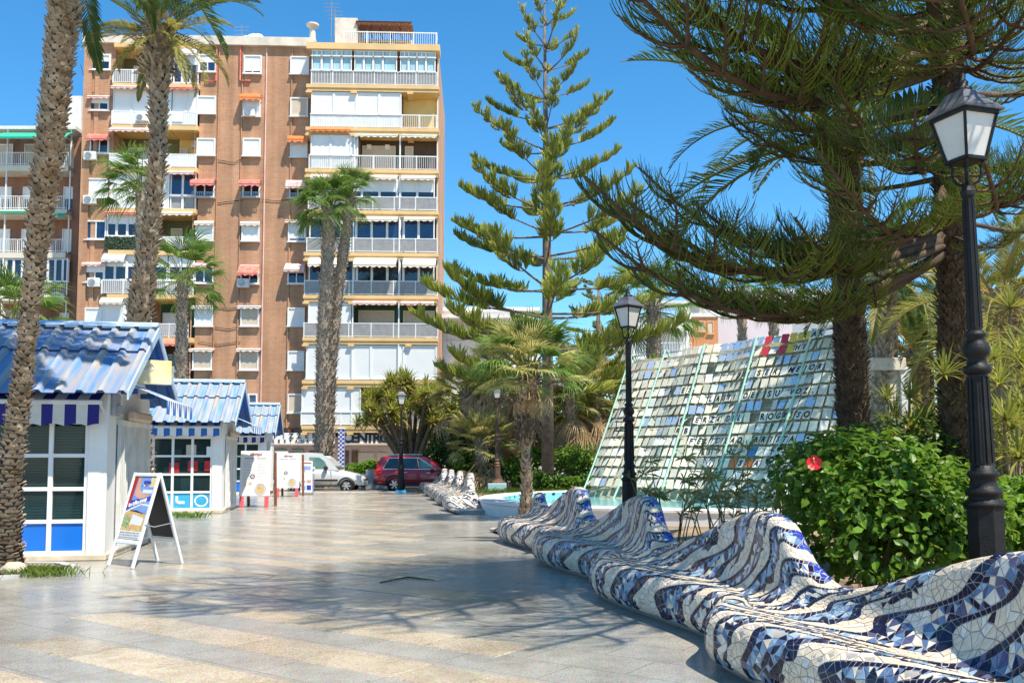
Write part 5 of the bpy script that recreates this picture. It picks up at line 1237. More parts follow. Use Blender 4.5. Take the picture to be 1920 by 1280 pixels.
# ------------------------------------------------------------------ foliage materials
l_palm = leafmat('date_palm_green', (.035,.075,.018), (.10,.14,.035), .3)
l_palmdry = leafmat('straw_palm_leaf', (.34,.24,.09), (.48,.36,.14), .3)
l_palmyel = leafmat('yellow_green_palm_leaf', (.13,.15,.03), (.30,.27,.06), .35)
l_fan = leafmat('fan_palm_green', (.08,.16,.028), (.19,.28,.06), .35)
l_fandry = leafmat('dry_fan_leaf', (.34,.24,.13), (.55,.42,.24), .3)
l_olive = leafmat('olive_fan_leaf', (.28,.29,.085), (.50,.46,.18), .45)
l_pine = leafmat('conifer_shoot_green', (.075,.135,.022), (.25,.29,.055), .36, scale=1.1)
l_pinef = leafmat('sunlit_conifer_green', (.15,.21,.035), (.42,.43,.085), .38, scale=.9)
l_yucca = leafmat('yucca_blade_green', (.15,.19,.03), (.36,.35,.07), .3)
l_hib = leafmat('hibiscus_leaf', (.06,.135,.012), (.17,.28,.03), .42, r=.38, scale=1.6)
l_dark = leafmat('dark_shrub_leaf', (.02,.055,.012), (.065,.125,.025), .3, r=.35, scale=1.6)
l_bright = leafmat('bright_shrub_leaf', (.09,.20,.018), (.19,.34,.04), .4, r=.35, scale=1.4)
l_grass = leafmat('grass_blade', (.07,.15,.02), (.20,.25,.05), .3)
l_reed = leafmat('papyrus_green', (.14,.17,.04), (.34,.31,.12), .3)
b_palm = M('date_palm_bark', (.19,.13,.075), .9, c2=(.50,.39,.27), scale=7, bump=.6, bscale=25, detail=6)
b_wash = M('shaggy_palm_bark', (.19,.14,.09), .9, c2=(.52,.43,.34), scale=9, bump=.5, bscale=22, detail=6)
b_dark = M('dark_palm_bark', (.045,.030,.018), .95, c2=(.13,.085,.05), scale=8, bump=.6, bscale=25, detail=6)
b_pine = M('conifer_bark', (.05,.03,.018), .9, c2=(.12,.075,.042), scale=6, bump=.7, bscale=18, detail=6)
b_pinef = M('grey_brown_conifer_bark', (.10,.075,.055), .9, c2=(.20,.15,.11), scale=5, bump=.5)
b_yucca = M('yucca_bark', (.17,.12,.075), .9, c2=(.33,.25,.16), scale=6, bump=.5)
# ------------------------------------------------------------------ palms
def scaly_trunk(parent, path, rad, bark, core, step, per, sz, lift, seed, droop=-.25, ragged=.38):
    """a curved trunk clothed in overlapping old leaf bases, every one a wedge of its own"""
    R = random.Random(seed); pts = crom(path, 14); n = len(pts); acc = [0]
    for i in range(1, n): acc.append(acc[-1] + (pts[i]-pts[i-1]).length)
    def at(s):
        for i in range(n-1):
            if s <= acc[i+1]:
                t = (s-acc[i])/(acc[i+1]-acc[i]); return pts[i].lerp(pts[i+1], t), (pts[i+1]-pts[i]).normalized(), rad(s/acc[-1])
        return pts[-1], (pts[-1]-pts[-2]).normalized(), rad(1)
    q = MB(); q.smooth = True; q.tube(pts, [rad(a/acc[-1])*.93 for a in acc], 16); tr = q.build('trunk', core, parent)
    q = MB(); s = 0.0; k = 0
    while s < acc[-1]:
        p, d, r = at(s); a0 = d.cross(Vector((0,1,0))).normalized(); b0 = d.cross(a0)
        m = max(6, int(per*r*2*pi))
        for j in range(m):
            t = 2*pi*(j + .5*(k % 2) + R.uniform(-.16,.16))/m; o = a0*cos(t)+b0*sin(t); tg = d.cross(o)
            w = 2*pi*r/m*R.uniform(.46,.60); h = sz*R.uniform(.75,1.25); l = lift*R.uniform(1-ragged*2, 1+ragged*2); dz = d*R.uniform(-.2,.2)*step
            c = p + o*r*.93 + dz
            up = d*h; out = o*l
            tw = tg*R.uniform(-.15,.15)*w*2
            vs = [c-tg*w-d*h*.35, c+tg*w-d*h*.35, c+tg*w*.75+up*.75+out*.62+tw, c-tg*w*.75+up*.75+out*.62+tw, c+up*(.95+droop*.2)+out+tw+tg*w*.35, c+up*(.95+droop*.2)+out+tw-tg*w*.35, c+d*h*.2+o*0]
            q.add(vs, [(0,1,2,3),(3,2,4,5),(5,4,6),(4,2,1,6),(5,6,0,3)])
        s += step; k += 1
    o = q.build('old_leaf_bases', bark, parent, kind='stuff')
    return pts[-1], (pts[-1]-pts[-2]).normalized()
def frond_mesh(name, L, leaflets, ll, mats, droop=.9, seed=1, w=.045, stiff=.5, fold=.45):
    """pinnate leaf along +X, arching down; leaflets in two ranks"""
    R = random.Random(seed); q = MB(); pts = []
    n = 14; ang = 0.0; p = Vector((0,0,0)); P_ = [p.copy()]
    for i in range(n):
        ang -= droop/n*(.4+1.2*i/n); p = p + Vector((cos(ang),0,sin(ang)))*(L/n); P_.append(p.copy())
    q.tube(P_, [lerp(.035,.008,i/n)*L/3.5 for i in range(n+1)], 5, mi=1)
    for i in range(leaflets):
        t = .14 + .86*(i+.5)/leaflets; f = t*n; k = min(n-1, int(f)); c = P_[k].lerp(P_[k+1], f-k); d = (P_[k+1]-P_[k]).normalized(); u = Vector((-d.z,0,d.x))
        for sg in (-1, 1):
            l = ll*(sin(pi*min(1, .18+t*.85)))**.6*R.uniform(.85,1.1); sw = lerp(1.0,.42,t)
            dr = (Vector((0,sg,0))*sin(sw) + d*cos(sw)*1.0 + u*(fold + R.uniform(-.18,.18))).normalized()
            sd = dr.cross(u).normalized(); W_ = w*R.uniform(.8,1.2)
            a = c; m = c + dr*l*.55; e = c + dr*l + Vector((0,0,-l*stiff*R.uniform(.2,.6)))
            q.add([a - sd*W_*.25, a + sd*W_*.25, m + sd*W_*.5, m - sd*W_*.5, e], [(0,1,2,3),(3,2,4)], 0)
    return q.mesh(name, mats)
def fan_mesh(name, R0, seg, mats, pet=1.0, seed=1, spread=2.6, droop=.35, split=.45, wind=0.0):
    """palmate leaf: stalk along +X, then a pleated fan"""
    R = random.Random(seed); q = MB(); q.tube([(0,0,0),(pet*.5,0,.04),(pet,0,0)], [.022,.016,.012], 5, mi=1); c = Vector((pet,0,0))
    for i in range(seg):
        a0 = -spread/2 + spread*i/seg; a1 = a0 + spread/seg; am = (a0+a1)/2; r = R0*(.72+.28*cos(am*.8))*R.uniform(.9,1.06)
        def pt(a, rr, z): return c + Vector((cos(a)*rr, sin(a)*rr, z + .10*rr*abs(sin(a))))
        rs = r*split; dz = -r*droop*R.uniform(.5,1.4)*(1+.4*abs(am)); wy = wind*R.uniform(.6,1.3)
        h = .018*(1 if i % 2 else -1)
        q.add([c, pt(a0, rs, -h), pt(am, rs*1.02, h), pt(a1, rs, -h)], [(0,1,2),(0,2,3)], 0)
        e = pt(am, r, dz) + Vector((0, wy, 0)); mz = pt(am, lerp(rs, r, .5), dz*.3+h)
        q.add([pt(a0, rs, -h), pt(am, rs*1.02, h), pt(a1, rs, -h), pt(am-.018, lerp(rs,r,.55), dz*.3), pt(am+.018, lerp(rs,r,.55), dz*.3), e], [(0,1,3),(1,2,4),(3,1,4),(3,4,5)], 0)
    return q.mesh(name, mats)
def crown(parent, top, axis, meshes, count, el0, el1, seed, scale=(.85,1.1), name='palm_leaf', r0=.12, bias=None, zdrop=.3):
    R = random.Random(seed)
    for i in range(count):
        az = i*2.39996 + R.uniform(-.25,.25); el = lerp(el1, el0, (i+.5)/count) + R.uniform(-.12,.12)
        if bias: az = bias[0] + (((az-bias[0]+pi) % (2*pi)) - pi)*bias[1]
        d = Vector((cos(az)*cos(el), sin(az)*cos(el), sin(el))); s = R.uniform(*scale)
        Mx = Matrix.Translation(top + Vector((cos(az)*r0, sin(az)*r0, -zdrop*(1-(el/ (pi/2)))*.8))) @ frame_to(d) @ Matrix.Rotation(R.uniform(-.35,.35), 4, 'X') @ Matrix.Diagonal((s,s,s,1))
        link(meshes[R.randrange(len(meshes))], name, parent, M=Mx)
FR = [frond_mesh('palm_frond', 3.7, 58, .55, [l_palm, l_palmyel], d, i, stiff=.35) for i, d in enumerate((.8, 1.15, 1.5))]
FRY = [frond_mesh('palm_frond', 3.2, 52, .52, [l_palmyel, l_palmdry], d, i+5, stiff=.4) for i, d in enumerate((1.0, 1.5))]
FAN = [fan_mesh('fan_leaf', .80, 26, [l_fan, l_palmyel], .85, i, droop=.45, wind=(.0,.12,-.1)[i]) for i in range(3)]
FANY = [fan_mesh('fan_leaf', .72, 24, [l_olive, l_palmyel], .75, i+10, droop=.25) for i in range(3)]
FAND = [fan_mesh('dry_fan_leaf', .70, 20, [l_fandry, l_palmdry], .6, i+20, droop=.9, split=.3) for i in range(2)]
FANW = [fan_mesh('fan_leaf', .80, 24, [l_fan, l_palmyel], .8, i+30, droop=.7, wind=.3, split=.35) for i in range(3)]
def palm(name, label, path, rad, bark, core, sc, crowns, seed, group=None, cat='palm tree'):
    base = path[0]; t = thing(name, label, cat, base, 0, group); loc = [Vector(p)-Vector(base) for p in path]
    top, d = scaly_trunk(t, loc, rad, bark, core, *sc, seed)
    for c in crowns: crown(t, top, d, *c[:4], seed+len(c), **(c[4] if len(c) > 4 else {}))
    return t, top
# two tall date palms on the left
Y1 = 12.3
p1 = [Vector((*G(12,1075).xy, -.02))] + [P(x, y, Y1) for x, y in ((18,900),(44,700),(54,605),(58,560),(77,400),(96,250),(120,20),(127,-100),(130,-260))]
t1, top1 = palm('date_palm', 'thick leaning date palm trunk at the left edge in front of the nearest kiosk', p1, lambda t: interp(t, [0,.05,.13,.29,.39,.50,.62,.80,1], [.22,.17,.145,.115,.105,.155,.165,.195,.19]), b_palm, b_dark, (.052, 10, .042, .048), [(FR, 30, -.55, 1.2, {'name':'palm_frond','scale':(.6,.85)})], 41)
Y2 = 20.5
p2 = [Vector((P(262,900,Y2).x, Y2, 0))] + [P(x, y, Y2) for x, y in ((252,720),(264,570),(282,440),(294,300),(297,180),(299,52))]
t2, top2 = palm('date_palm', 'tall date palm with a shaggy head rising behind the nearest kiosk', p2, lambda t: interp(t, [0,.36,.47,.50,.66,.86,.93,1], [.36,.25,.26,.19,.17,.175,.26,.34]), b_palm, b_dark, (.095, 7.5, .095, .09), [(FR, 16, .45, 1.35, {'name':'palm_frond','scale':(.62,.85)}), (FRY, 20, -.55, .6, {'name':'palm_frond','scale':(.42,.6)})], 43)
q = MB(); R = random.Random(3)
for i in range(150):                                       # ragged old stalks under the head
    a, z = R.uniform(0,6.28), R.uniform(-1.15,.1); r = .34+.10*sin((z+1.1)*2); d = Vector((cos(a)*.8, sin(a)*.8, R.uniform(-.9,1.1))).normalized(); c = top2 + Vector((cos(a)*r*.85, sin(a)*r*.85, z)); s = R.uniform(.12,.42); w = d.cross(Vector((0,0,1))).normalized()*.045
    q.add([c-w, c+w, c+d*s+w*.5, c+d*s-w*.5, c+Vector((cos(a),sin(a),0))*.04], [(0,1,2,3),(0,4,1)])
q.build('old_stalks', b_palm, t2, kind='stuff')
# twin shaggy fan palms in front of the brick block
def washingtonia(label, px_path, Y, r0, r1, crowns, seed, zbase=-.11, bark=b_wash, sc=(.16, 7, .30, .15), ragged=.45):
    pth = [Vector((P(px_path[0][0], px_path[0][1], Y).x, Y, zbase))] + [P(x, y, Y) for x, y in px_path[1:]]
    return palm('fan_palm', label, pth, lambda t: lerp(r0, r1, t), bark, bark, sc + (0.0, ragged)[:0], crowns, seed, 'fan palms')
C_W = lambda n, s: [(FAN+FANW, n, -.55, 1.3, {'scale': s, 'bias': (radians(200), .75)})]
washingtonia('taller of the twin fan palms before the brick block, its trunk shaggy', [(603,880),(606,760),(607,640),(613,520),(617,430),(618,390)], 48.5, .38, .27, C_W(34, (1.25,1.6)), 51)
washingtonia('slimmer, slanting one of the twin fan palms before the brick block', [(612,880),(618,720),(628,600),(640,500),(650,420),(658,365)], 49.3, .32, .20, C_W(30, (1.05,1.35)), 52)
washingtonia('slender fan palm blown sideways, seen left of the shaggy headed date palm', [(262,800),(263,600),(264,430),(265,345)], 40.0, .22, .16, [(FANW, 24, -.4, 1.25, {'scale': (1.1,1.5), 'bias': (radians(185), .62)})], 53, 0)
washingtonia('slender fan palm with a full round head standing behind the middle kiosk', [(338,800),(340,700),(341,600),(343,515)], 36.0, .24, .18, [(FAN, 30, -.6, 1.3, {'scale': (1.0,1.35)})], 54, 0, sc=(.11, 9, .16, .09))
washingtonia('low fan palm whose leaves show beside the left edge behind the kiosk', [(18,800),(20,700),(24,590)], 30.0, .22, .18, [(FAN, 26, -.5, 1.3, {'scale': (1.1,1.5)})], 55, 0)
# fan palm by the pool with a dry skirt
gp = Vector((*G(985,976).xy, .0)); Yg = gp.y
pth = [gp] + [P(x, y, Yg) for x, y in ((988,900),(985,830),(990,740),(992,690))]
tg, topg = palm('fan_palm', 'small fan palm with a dark dry skirt beside the pool rim', pth, lambda t: interp(t, [0,.45,.55,1], [.13,.10,.20,.24]), b_palm, b_dark, (.085, 10, .13, .07), [(FANY+FAN, 50, -.2, 1.4, {'scale': (.85,1.15)}), (FAND, 8, -1.35, -.8, {'scale': (.55,.8), 'name':'dry_leaf'})], 56, 'fan palms')
q = MB(); R = random.Random(8)
for i in range(420):
    a, z = R.uniform(0,6.28), R.uniform(-1.75,.1); r = .27+.06*sin(z*3); c = topg + Vector((cos(a)*r, sin(a)*r, z)); d = Vector((cos(a)*.15, sin(a)*.15, -1)).normalized(); s = R.uniform(.12,.35); w = Vector((-sin(a),cos(a),0))*.03
    q.add([c-w, c+w, c+d*s+w*.3, c+d*s-w*.3], [(0,1,2,3)])
q.build('dry_skirt', b_dark, tg, kind='stuff')
# date palms on the right
Y3 = 14.2
p3 = [Vector((P(1606,850,Y3).x, Y3, 0))] + [P(x, y, Y3) for x, y in ((1598,740),(1592,600),(1588,450),(1580,330),(1574,235))]
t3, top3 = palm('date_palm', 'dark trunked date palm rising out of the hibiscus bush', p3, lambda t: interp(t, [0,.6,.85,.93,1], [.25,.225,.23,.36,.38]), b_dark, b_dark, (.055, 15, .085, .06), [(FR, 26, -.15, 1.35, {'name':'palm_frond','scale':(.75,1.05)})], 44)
p4 = [Vector((P(1655,800,23).x, 24.5, 0))] + [P(x, y, 24.5) for x, y in ((1655,640),(1655,560),(1652,505))]
palm('date_palm', 'slim date palm standing behind the cream garden wall', p4, lambda t: .27, b_wash, b_wash, (.10, 9, .2, .12), [(FR+FRY, 32, -.6, 1.2, {'name':'palm_frond','scale':(.7,.95)})], 45)
p5 = [Vector((P(1890,860,20).x, 20, 0))] + [P(x, y, 20) for x, y in ((1885,720),(1878,620),(1875,560))]
palm('date_palm', 'palm with orange old stalks and yellow fronds right of the near lamp post', p5, lambda t: interp(t, [0,.7,1], [.35,.36,.5]), b_palm, b_palm, (.10, 9, .2, .12), [(FRY, 34, -.6, 1.25, {'name':'palm_frond','scale':(.75,1.0)})], 46)
p6 = [Vector((P(1725,800,30).x, 30, 0))] + [P(x, y, 30) for x, y in ((1722,720),(1720,660))]
palm('date_palm', 'bushy yellow green palm between the two thin curved lamps', p6, lambda t: .4, b_palm, b_palm, (.12, 8, .2, .12), [(FRY+FR, 44, -.5, 1.3, {'name':'palm_frond','scale':(1.1,1.5)})], 47)
# ------------------------------------------------------------------ araucaria conifers
def shoot(q, a, d, up, L, r, R, seg=4, curl=.9):
    """one rope-like shoot that curves upwards"""
    p = Vector(a); d = d.normalized(); pts = [p.copy()]
    for i in range(seg):
        d = (d + up*curl/seg*(.5+1.0*i/seg)).normalized(); p = p + d*(L/seg); pts.append(p.copy())
    q.tube(pts, [r, r*1.05, r*.95, r*.8, r*.35][:seg+1] if seg == 4 else [lerp(r, r*.4, i/seg) for i in range(seg+1)], 3, cap=False)
def limb_pts(L, sag, tipup, n=10):
    return [Vector((L*t, 0, -sag*L*sin(pi*min(1,t*.95))*.5 - sag*L*.25*t + tipup*L*max(0,t-.55)**2*2.2)) for t in [i/n for i in range(n+1)]]
def araucaria_branch(name, L, r0, sides, start, sl, pitch, shl, shr, mats, seed, sag=.12, tipup=.3, ang=.85, seg=4, curl=.9, comb=0.0):
    R = random.Random(seed); w = MB(); f = MB(); main = limb_pts(L, sag, tipup); w.smooth = True; w.tube(main, [lerp(r0, r0*.18, i/10) for i in range(11)], 7)
    def along(pts, t): k = t*(len(pts)-1); i = min(len(pts)-2, int(k)); return pts[i].lerp(pts[i+1], k-i), (pts[i+1]-pts[i]).normalized()
    def clothe(pts, t0, length):
        m = int(length*(1-t0)/pitch)
        for i in range(m):
            t = t0 + (1-t0)*(i+R.random())/m; c, d = along(pts, t); up = Vector((0,0,1)); sd = d.cross(up).normalized(); e = min(1, .45+1.6*(1-t))
            for sg in (-1, 1):
                lat = (sd*sg*R.uniform(.55,1.0)*(1-comb*.6) + d*R.uniform(.45,.9) + up*(R.uniform(-.25,.35)+comb*R.uniform(.2,1.1))); shoot(f, c, lat, up*.9 + d*.25, shl*R.uniform(.7,1.15)*max(.35, min(1, e)), shr*R.uniform(.8,1.15), R, seg, curl)
    clothe(main, start, L)
    for i in range(sides):
        t = lerp(max(start-.12, .1), .93, (i+.5)/sides + R.uniform(-.02,.02)); c, d = along(main, t); up = Vector((0,0,1)); sd = d.cross(up).normalized()
        for sg in (-1, 1):
            if R.random() < .08: continue
            dr = (sd*sg*sin(ang) + d*cos(ang)).normalized(); l = sl*(1.08-t*.75)*R.uniform(.75,1.15)
            pts = [c + dr*l*k/5 + Vector((0,0,l*(-.10*sin(pi*k/5) + .22*(k/5)**2))) for k in range(6)]
            w.tube(pts, [lerp(r0*.32, r0*.10, k/5) for k in range(6)], 4); clothe(pts, .22, l)
    return w.mesh('limb', mats[1]), f.mesh('shoots', mats[0])
def put_branch(tree, base, tip, pair, L, roll=0.0, nm='branch', thick=1.0):
    d = tip-base; s = d.length/L
    Mx = Matrix.Translation(base) @ frame_to(d) @ Matrix.Rotation(roll, 4, 'X') @ Matrix.Diagonal((s, s*thick, s*thick, 1))
    b = link(pair[0], nm, tree, M=Mx); link(pair[1], 'shoots', b); return b
NB = [araucaria_branch('near', 5.0, .075, (7,8,6,9)[i], (.42,.34,.48,.38)[i], (1.25,1.0,1.4,1.1)[i], .046, .46, .0070, (l_pine, b_pine), i, seg=6, sag=(.10,.18,.05,.24)[i], curl=1.75, ang=(.85,.7,.95,.8)[i]) for i in range(4)]
TN = Vector((P(1793,850,12.2).x, 12.2, 0))
tn = thing('norfolk_pine', 'big dark conifer whose drooping branches overhang the bench and near lamp post', 'conifer', TN)
trp = [Vector((0,0,-.05))] + [P(x, y, 12.2)-TN for x, y in ((1793,740),(1790,560),(1782,400),(1776,200),(1772,0),(1768,-260))]
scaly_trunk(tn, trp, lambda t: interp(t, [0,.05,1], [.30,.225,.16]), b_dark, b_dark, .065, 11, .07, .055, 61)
tips = [(1085,452,9.0,440),(1195,372,10.6,400),(1350,275,10.8,300),(1408,172,10.2,210),(1240,585,10.8,480),(1120,505,9.6,470),(1300,475,9.9,450),(1270,530,10.6,470),(1190,480,9.3,445),(1100,-30,8.2,120),(1240,70,8.6,130),
        (1545,330,8.6,330),(1480,480,9.6,455),(1400,450,12.5,440),(1905,90,8.2,120),(2010,250,9.2,240),(1965,375,9.0,330),(2080,60,10.5,100),(1900,470,10.4,440),(1850,300,8.2,270),(1700,300,8.6,250),
        (1300,180,13.5,200),(2000,430,13.5,410),(1560,180,9.4,190),(1820,20,7.4,60),(1460,300,14.5,330),(1980,160,14.5,170)]
for i, (x, y, Yt, by) in enumerate(tips):
    base = P(1780, by, 12.2); base.x = P(1780, by, 12.2).x; tip = P(x, y, Yt); put_branch(tn, base-TN, tip-TN, NB[i % 4], 5.0, roll=rnd.uniform(-.4,.4))
over = [(.2,6.6,6.9),(-.5,7.6,7.8),(1.1,5.6,7.2),(.9,8.2,6.7),(1.7,4.9,8.2),(-.2,5.6,8.6),(.5,9.2,7.6),(2.4,5.2,7.0),(-1.0,6.6,9.0),(1.4,7.0,8.4),(3.2,4.6,6.6),(.0,7.0,8.0),(.8,6.2,8.8),(1.6,6.2,7.6),(-.6,8.4,8.4),(.3,8.0,9.0),(1.2,9.0,8.2),(2.0,7.6,9.2),(-.8,5.8,7.6),(2.6,6.2,8.6)]
for i, tp in enumerate(over): put_branch(tn, Vector((0,0,tp[2]+.6)), Vector(tp)-TN, NB[i % 4], 5.0, roll=rnd.uniform(-.3,.3))
# tall tiered conifer in the middle
FB = [araucaria_branch('far', 4.6, .055, 4, .46, 1.15, .050, .56, .025, (l_pinef, b_pinef), i+30, sag=(.06,.10)[i], tipup=.16, ang=.62, seg=4, curl=1.0, comb=.8) for i in range(2)]
FBT = [araucaria_branch('far', 1.8, .035, 3, .40, .5, .05, .34, .020, (l_pinef, b_pinef), i+40, sag=.08, tipup=.22, ang=.6, seg=4, curl=1.0, comb=.8) for i in range(2)]
YM = 40.5; TM_ = Vector((P(1027,880,YM).x, YM, 0)); ztop = P(1020,-25,YM).z
tm = thing('norfolk_pine', 'tall slender tiered conifer standing alone against the sky at the centre', 'conifer', TM_)
q = MB(); q.smooth = True; q.tube([(0,0,0),(0,0,8),(-.05,0,16),(P(1020,-25,YM).x-TM_.x,0,ztop)], [.30,.24,.13,.03], 10); q.build('trunk', b_pinef, tm)
z = 5.0; k = 0; R = random.Random(77)
while z < ztop-.5:
    t = (z-5.0)/(ztop-5.0); Lb = interp(t, [0,.12,.3,.5,.7,.85,1], [6.2,6.3,5.4,4.2,3.1,2.1,.9]); nb = 6 if t < .7 else 5; a0 = R.uniform(0, 6.28)
    for i in range(nb):
        a = a0 + 2*pi*i/nb + R.uniform(-.18,.18); el = lerp(.10, .60, t**1.1) + R.uniform(-.07,.07); l = Lb*R.uniform(.78,1.08); zz = z + R.uniform(-.14,.14)
        d = Vector((cos(a)*cos(el), sin(a)*cos(el), sin(el)))*l; put_branch(tm, Vector((0,0,zz)), Vector((0,0,zz))+d, (FB if l > 2.4 else FBT)[i % 2], 4.6 if l > 2.4 else 1.8, roll=R.uniform(-.3,.3), thick=1 if l > 2.4 else .9)
    z += lerp(1.35, 1.12, t)*R.uniform(.88,1.12); k += 1
# a denser, lower conifer just behind it to the right
T2 = Vector((P(1125,880,46).x, 47.0, 0)); tt = thing('norfolk_pine', 'lower bushy conifer right behind the tall tiered one', 'conifer', T2)
q = MB(); q.smooth = True; q.tube([(0,0,0),(0,0,6),(.1,0,11.2)], [.26,.18,.04], 8); q.build('trunk', b_pinef, tt)
z = 2.6
while z < 11:
    t = (z-2.6)/8.4; Lb = lerp(3.9, 1.0, t)
    for i in range(6):
        a = R.uniform(0,6.28); el = R.uniform(.0,.5); l = Lb*R.uniform(.75,1.1); d = Vector((cos(a)*cos(el), sin(a)*cos(el), sin(el)))*l; put_branch(tt, Vector((0,0,z)), Vector((0,0,z))+d, FB[i % 2], 4.6, roll=R.uniform(-.4,.4))
    z += .8
# ------------------------------------------------------------------ shrubs, yuccas, papyrus, grass
def leaf_mesh(name, L, w, mat, curl=.2):
    q = MB(); q.add([(0,0,0),(L*.35,-w*.5,L*.05),(L*.72,-w*.36,L*.02),(L,0,-L*curl),(L*.72,w*.36,L*.02),(L*.35,w*.5,L*.05),(L*.4,0,-L*.04),(L*.72,0,-L*.06)],
        [(0,1,6),(1,2,7,6),(2,3,7),(0,6,5),(6,7,4,5),(7,3,4)]); return q.mesh(name, mat)
def blob_dir(R): 
    z = R.uniform(-1,1); a = R.uniform(0, 2*pi); r = sqrt(1-z*z); return Vector((r*cos(a), r*sin(a), z))
def bush(name, label, cat, c, rad, n, L, w, mat, seed, group=None, lobes=7, single=0, stems=True, flat=.0, ground=0.0, mat2=None):
    """a shrub: stems, and leaves spread through several overlapping lobes"""
    R = random.Random(seed); t = thing(name, label, cat, (c[0], c[1], ground), 0, group); cz = c[2]-ground
    lob = []
    for i in range(lobes):
        d = blob_dir(R); d.z = abs(d.z)*.9-.25; k = R.uniform(.28,.55); lob.append((Vector((d.x*rad[0]*.62, d.y*rad[1]*.62, cz + d.z*rad[2]*.62)), k))
    lob.append((Vector((0,0,cz)), .62))
    base = leaf_mesh('leaf', L, w, mat); alts = [base, base] + ([leaf_mesh('leaf', L, w, mat2), leaf_mesh('leaf', L, w, l_dark)] if single else [])
    q0v = [v.co.copy() for v in base.vertices]; q0f = [tuple(p.vertices) for p in base.polygons]
    items = []
    for i in range(n):
        lc, k = lob[R.randrange(len(lob))]; d = blob_dir(R); s = R.uniform(.55,1.03)**.5
        p = lc + Vector((d.x*rad[0]*k*s, d.y*rad[1]*k*s, d.z*rad[2]*k*s))
        if p.z < .04: p.z = R.uniform(.04,.3)
        out = (d + Vector((0,0,.75)) + blob_dir(R)*.75).normalized(); x = (out.cross(blob_dir(R)) + out*.35 + Vector((0,0,-.15))).normalized()
        y = out.cross(x); y = y.normalized() if y.length > .01 else Vector((0,1,0)); z = x.cross(y); sc = R.uniform(.45,1.35)
        items.append((p, Matrix((x*sc, y*sc, z*sc)).transposed(), s))
    eye = Vector((-c[0], -c[1], EYE)); items.sort(key=lambda o: (o[0]-eye).length)
    q = MB(); 
    for i, (p, m3, s) in enumerate(items):
        if i < single: link(alts[R.randrange(len(alts))], 'leaf', t, M=Matrix.Translation(p) @ m3.to_4x4())
        else: q.add([p + m3 @ v for v in q0v], q0f, 1 if (mat2 and R.random() < .25) else 0)
    q.build('foliage', [mat, mat2] if mat2 else mat, t, kind='stuff')
    if stems:
        q = MB()
        for i in range(7):
            lc, k = lob[R.randrange(len(lob))]; q.tube([(R.uniform(-.1,.1), R.uniform(-.1,.1), -.02), (lc.x*.5, lc.y*.5, lc.z*.5), tuple(lc)], [.025*max(1, rad[2]), .018*max(1, rad[2]), .006], 5)
        q.build('stems', b_dark, t)
    return t
hib = bush('hibiscus_bush', 'glossy hibiscus bush with one red flower between the bench and the near lamp post', 'bush', (3.55, 9.0, .96), (1.32, .95, 1.04), 10500, .105, .062, l_hib, 5, lobes=16, single=280, mat2=l_bright)
fp = P(1527, 868, 8.1); q = MB(); Tfl = Matrix.Translation(fp-hib.location) @ frame_to(Vector((-.35,-.92,.1)))
for k in range(5):
    a = 2*pi*k/5; T = Tfl @ Matrix.Rotation(a, 4, 'X') @ Matrix.Scale(.88, 4)
    rows = [[T @ Vector((.012+.03*u*u, v*.042*sin(pi*min(1,u*.72+.12)), .075*u)) for v in (-1,-.4,.4,1)] for u in (0,.35,.7,1)]; q.grid(rows)
q.build('flower', M('hibiscus_red', (.62,.012,.015), .5, var=.15), hib)
q = MB(); q.tube([Tfl @ Vector((0,0,0)), Tfl @ Vector((.06,.0,.02)), Tfl @ Vector((.10,0,.035))], [.005,.004,.006], 5); q.build('stamen', m_yel, hib)
bush('shrub', 'dark glossy shrub behind the hibiscus at the foot of the palm', 'bush', (5.1, 12.6, 1.15), (1.75, 1.0, 1.35), 6500, .11, .06, l_dark, 6, lobes=9, mat2=l_hib)
bush('shrub', 'bright leafy shrub at the right edge behind the near lamp post', 'bush', (5.55, 9.4, .75), (.85, .7, .95), 3600, .12, .07, l_bright, 7, lobes=8, single=0, mat2=l_hib)
bush('shrub', 'tall dark round shrub beside the red car under the dry palms', 'bush', (P(848,850,47).x, 47.5, 1.8), (1.5, 1.3, 2.0), 5200, .20, .12, l_dark, 8, mat2=l_hib)
bush('shrub', 'rounded bright bush just behind the concrete planter', 'bush', (P(684,880,50).x, 49.6, .75), (1.0, .6, .95), 2600, .18, .11, l_bright, 9, ground=-.1)
for i, (px, lab) in enumerate(((1020,'low clipped shrub behind the far pool rim, nearest the small fan palm'),(1060,'low clipped shrub in the middle of the row behind the far pool rim'),(1098,'low clipped shrub behind the far pool rim, touching the tile sculpture'))):
    bush('shrub', lab, 'bush', (P(px,900,37.5).x, 37.6, .45), (.75,.6,.62), 1500, .13, .08, l_hib, 20+i, 'low shrubs behind the pool', lobes=5, mat2=l_dark)
# thicket that closes the far side of the garden
far = [(852,55,5.6,2.0),(890,54,7.0,2.4),(935,53,6.6,2.6),(985,55,6.4,2.4),(1040,53,6.4,2.6),(1095,52,6.6,2.6),(1150,54,6.8,2.8),(1195,50,5.2,2.4),(1235,54,5.4,2.6)]
for i, (px, Y, h, r) in enumerate(far):
    bush('tall_shrub', 'thicket shrub ' + ('behind the tall dark round shrub','behind the leftmost dry fan palm','behind the tallest dry fan palm','behind the low dry fan palm','behind the trunk of the tall tiered conifer','at the foot of the lower bushy conifer','just left of the lamp post before the sculpture','just behind the left edge of the tile sculpture','under the fan palm before the white terraces')[i], 'bush', (P(px,850,Y).x, Y, h*.5), (r*1.1, r*.8, h*.62), 3600, .30, .14, (l_bright, l_yucca, l_hib)[i % 3], 30+i, 'thicket shrubs behind the pool', lobes=6, mat2=l_palmyel)
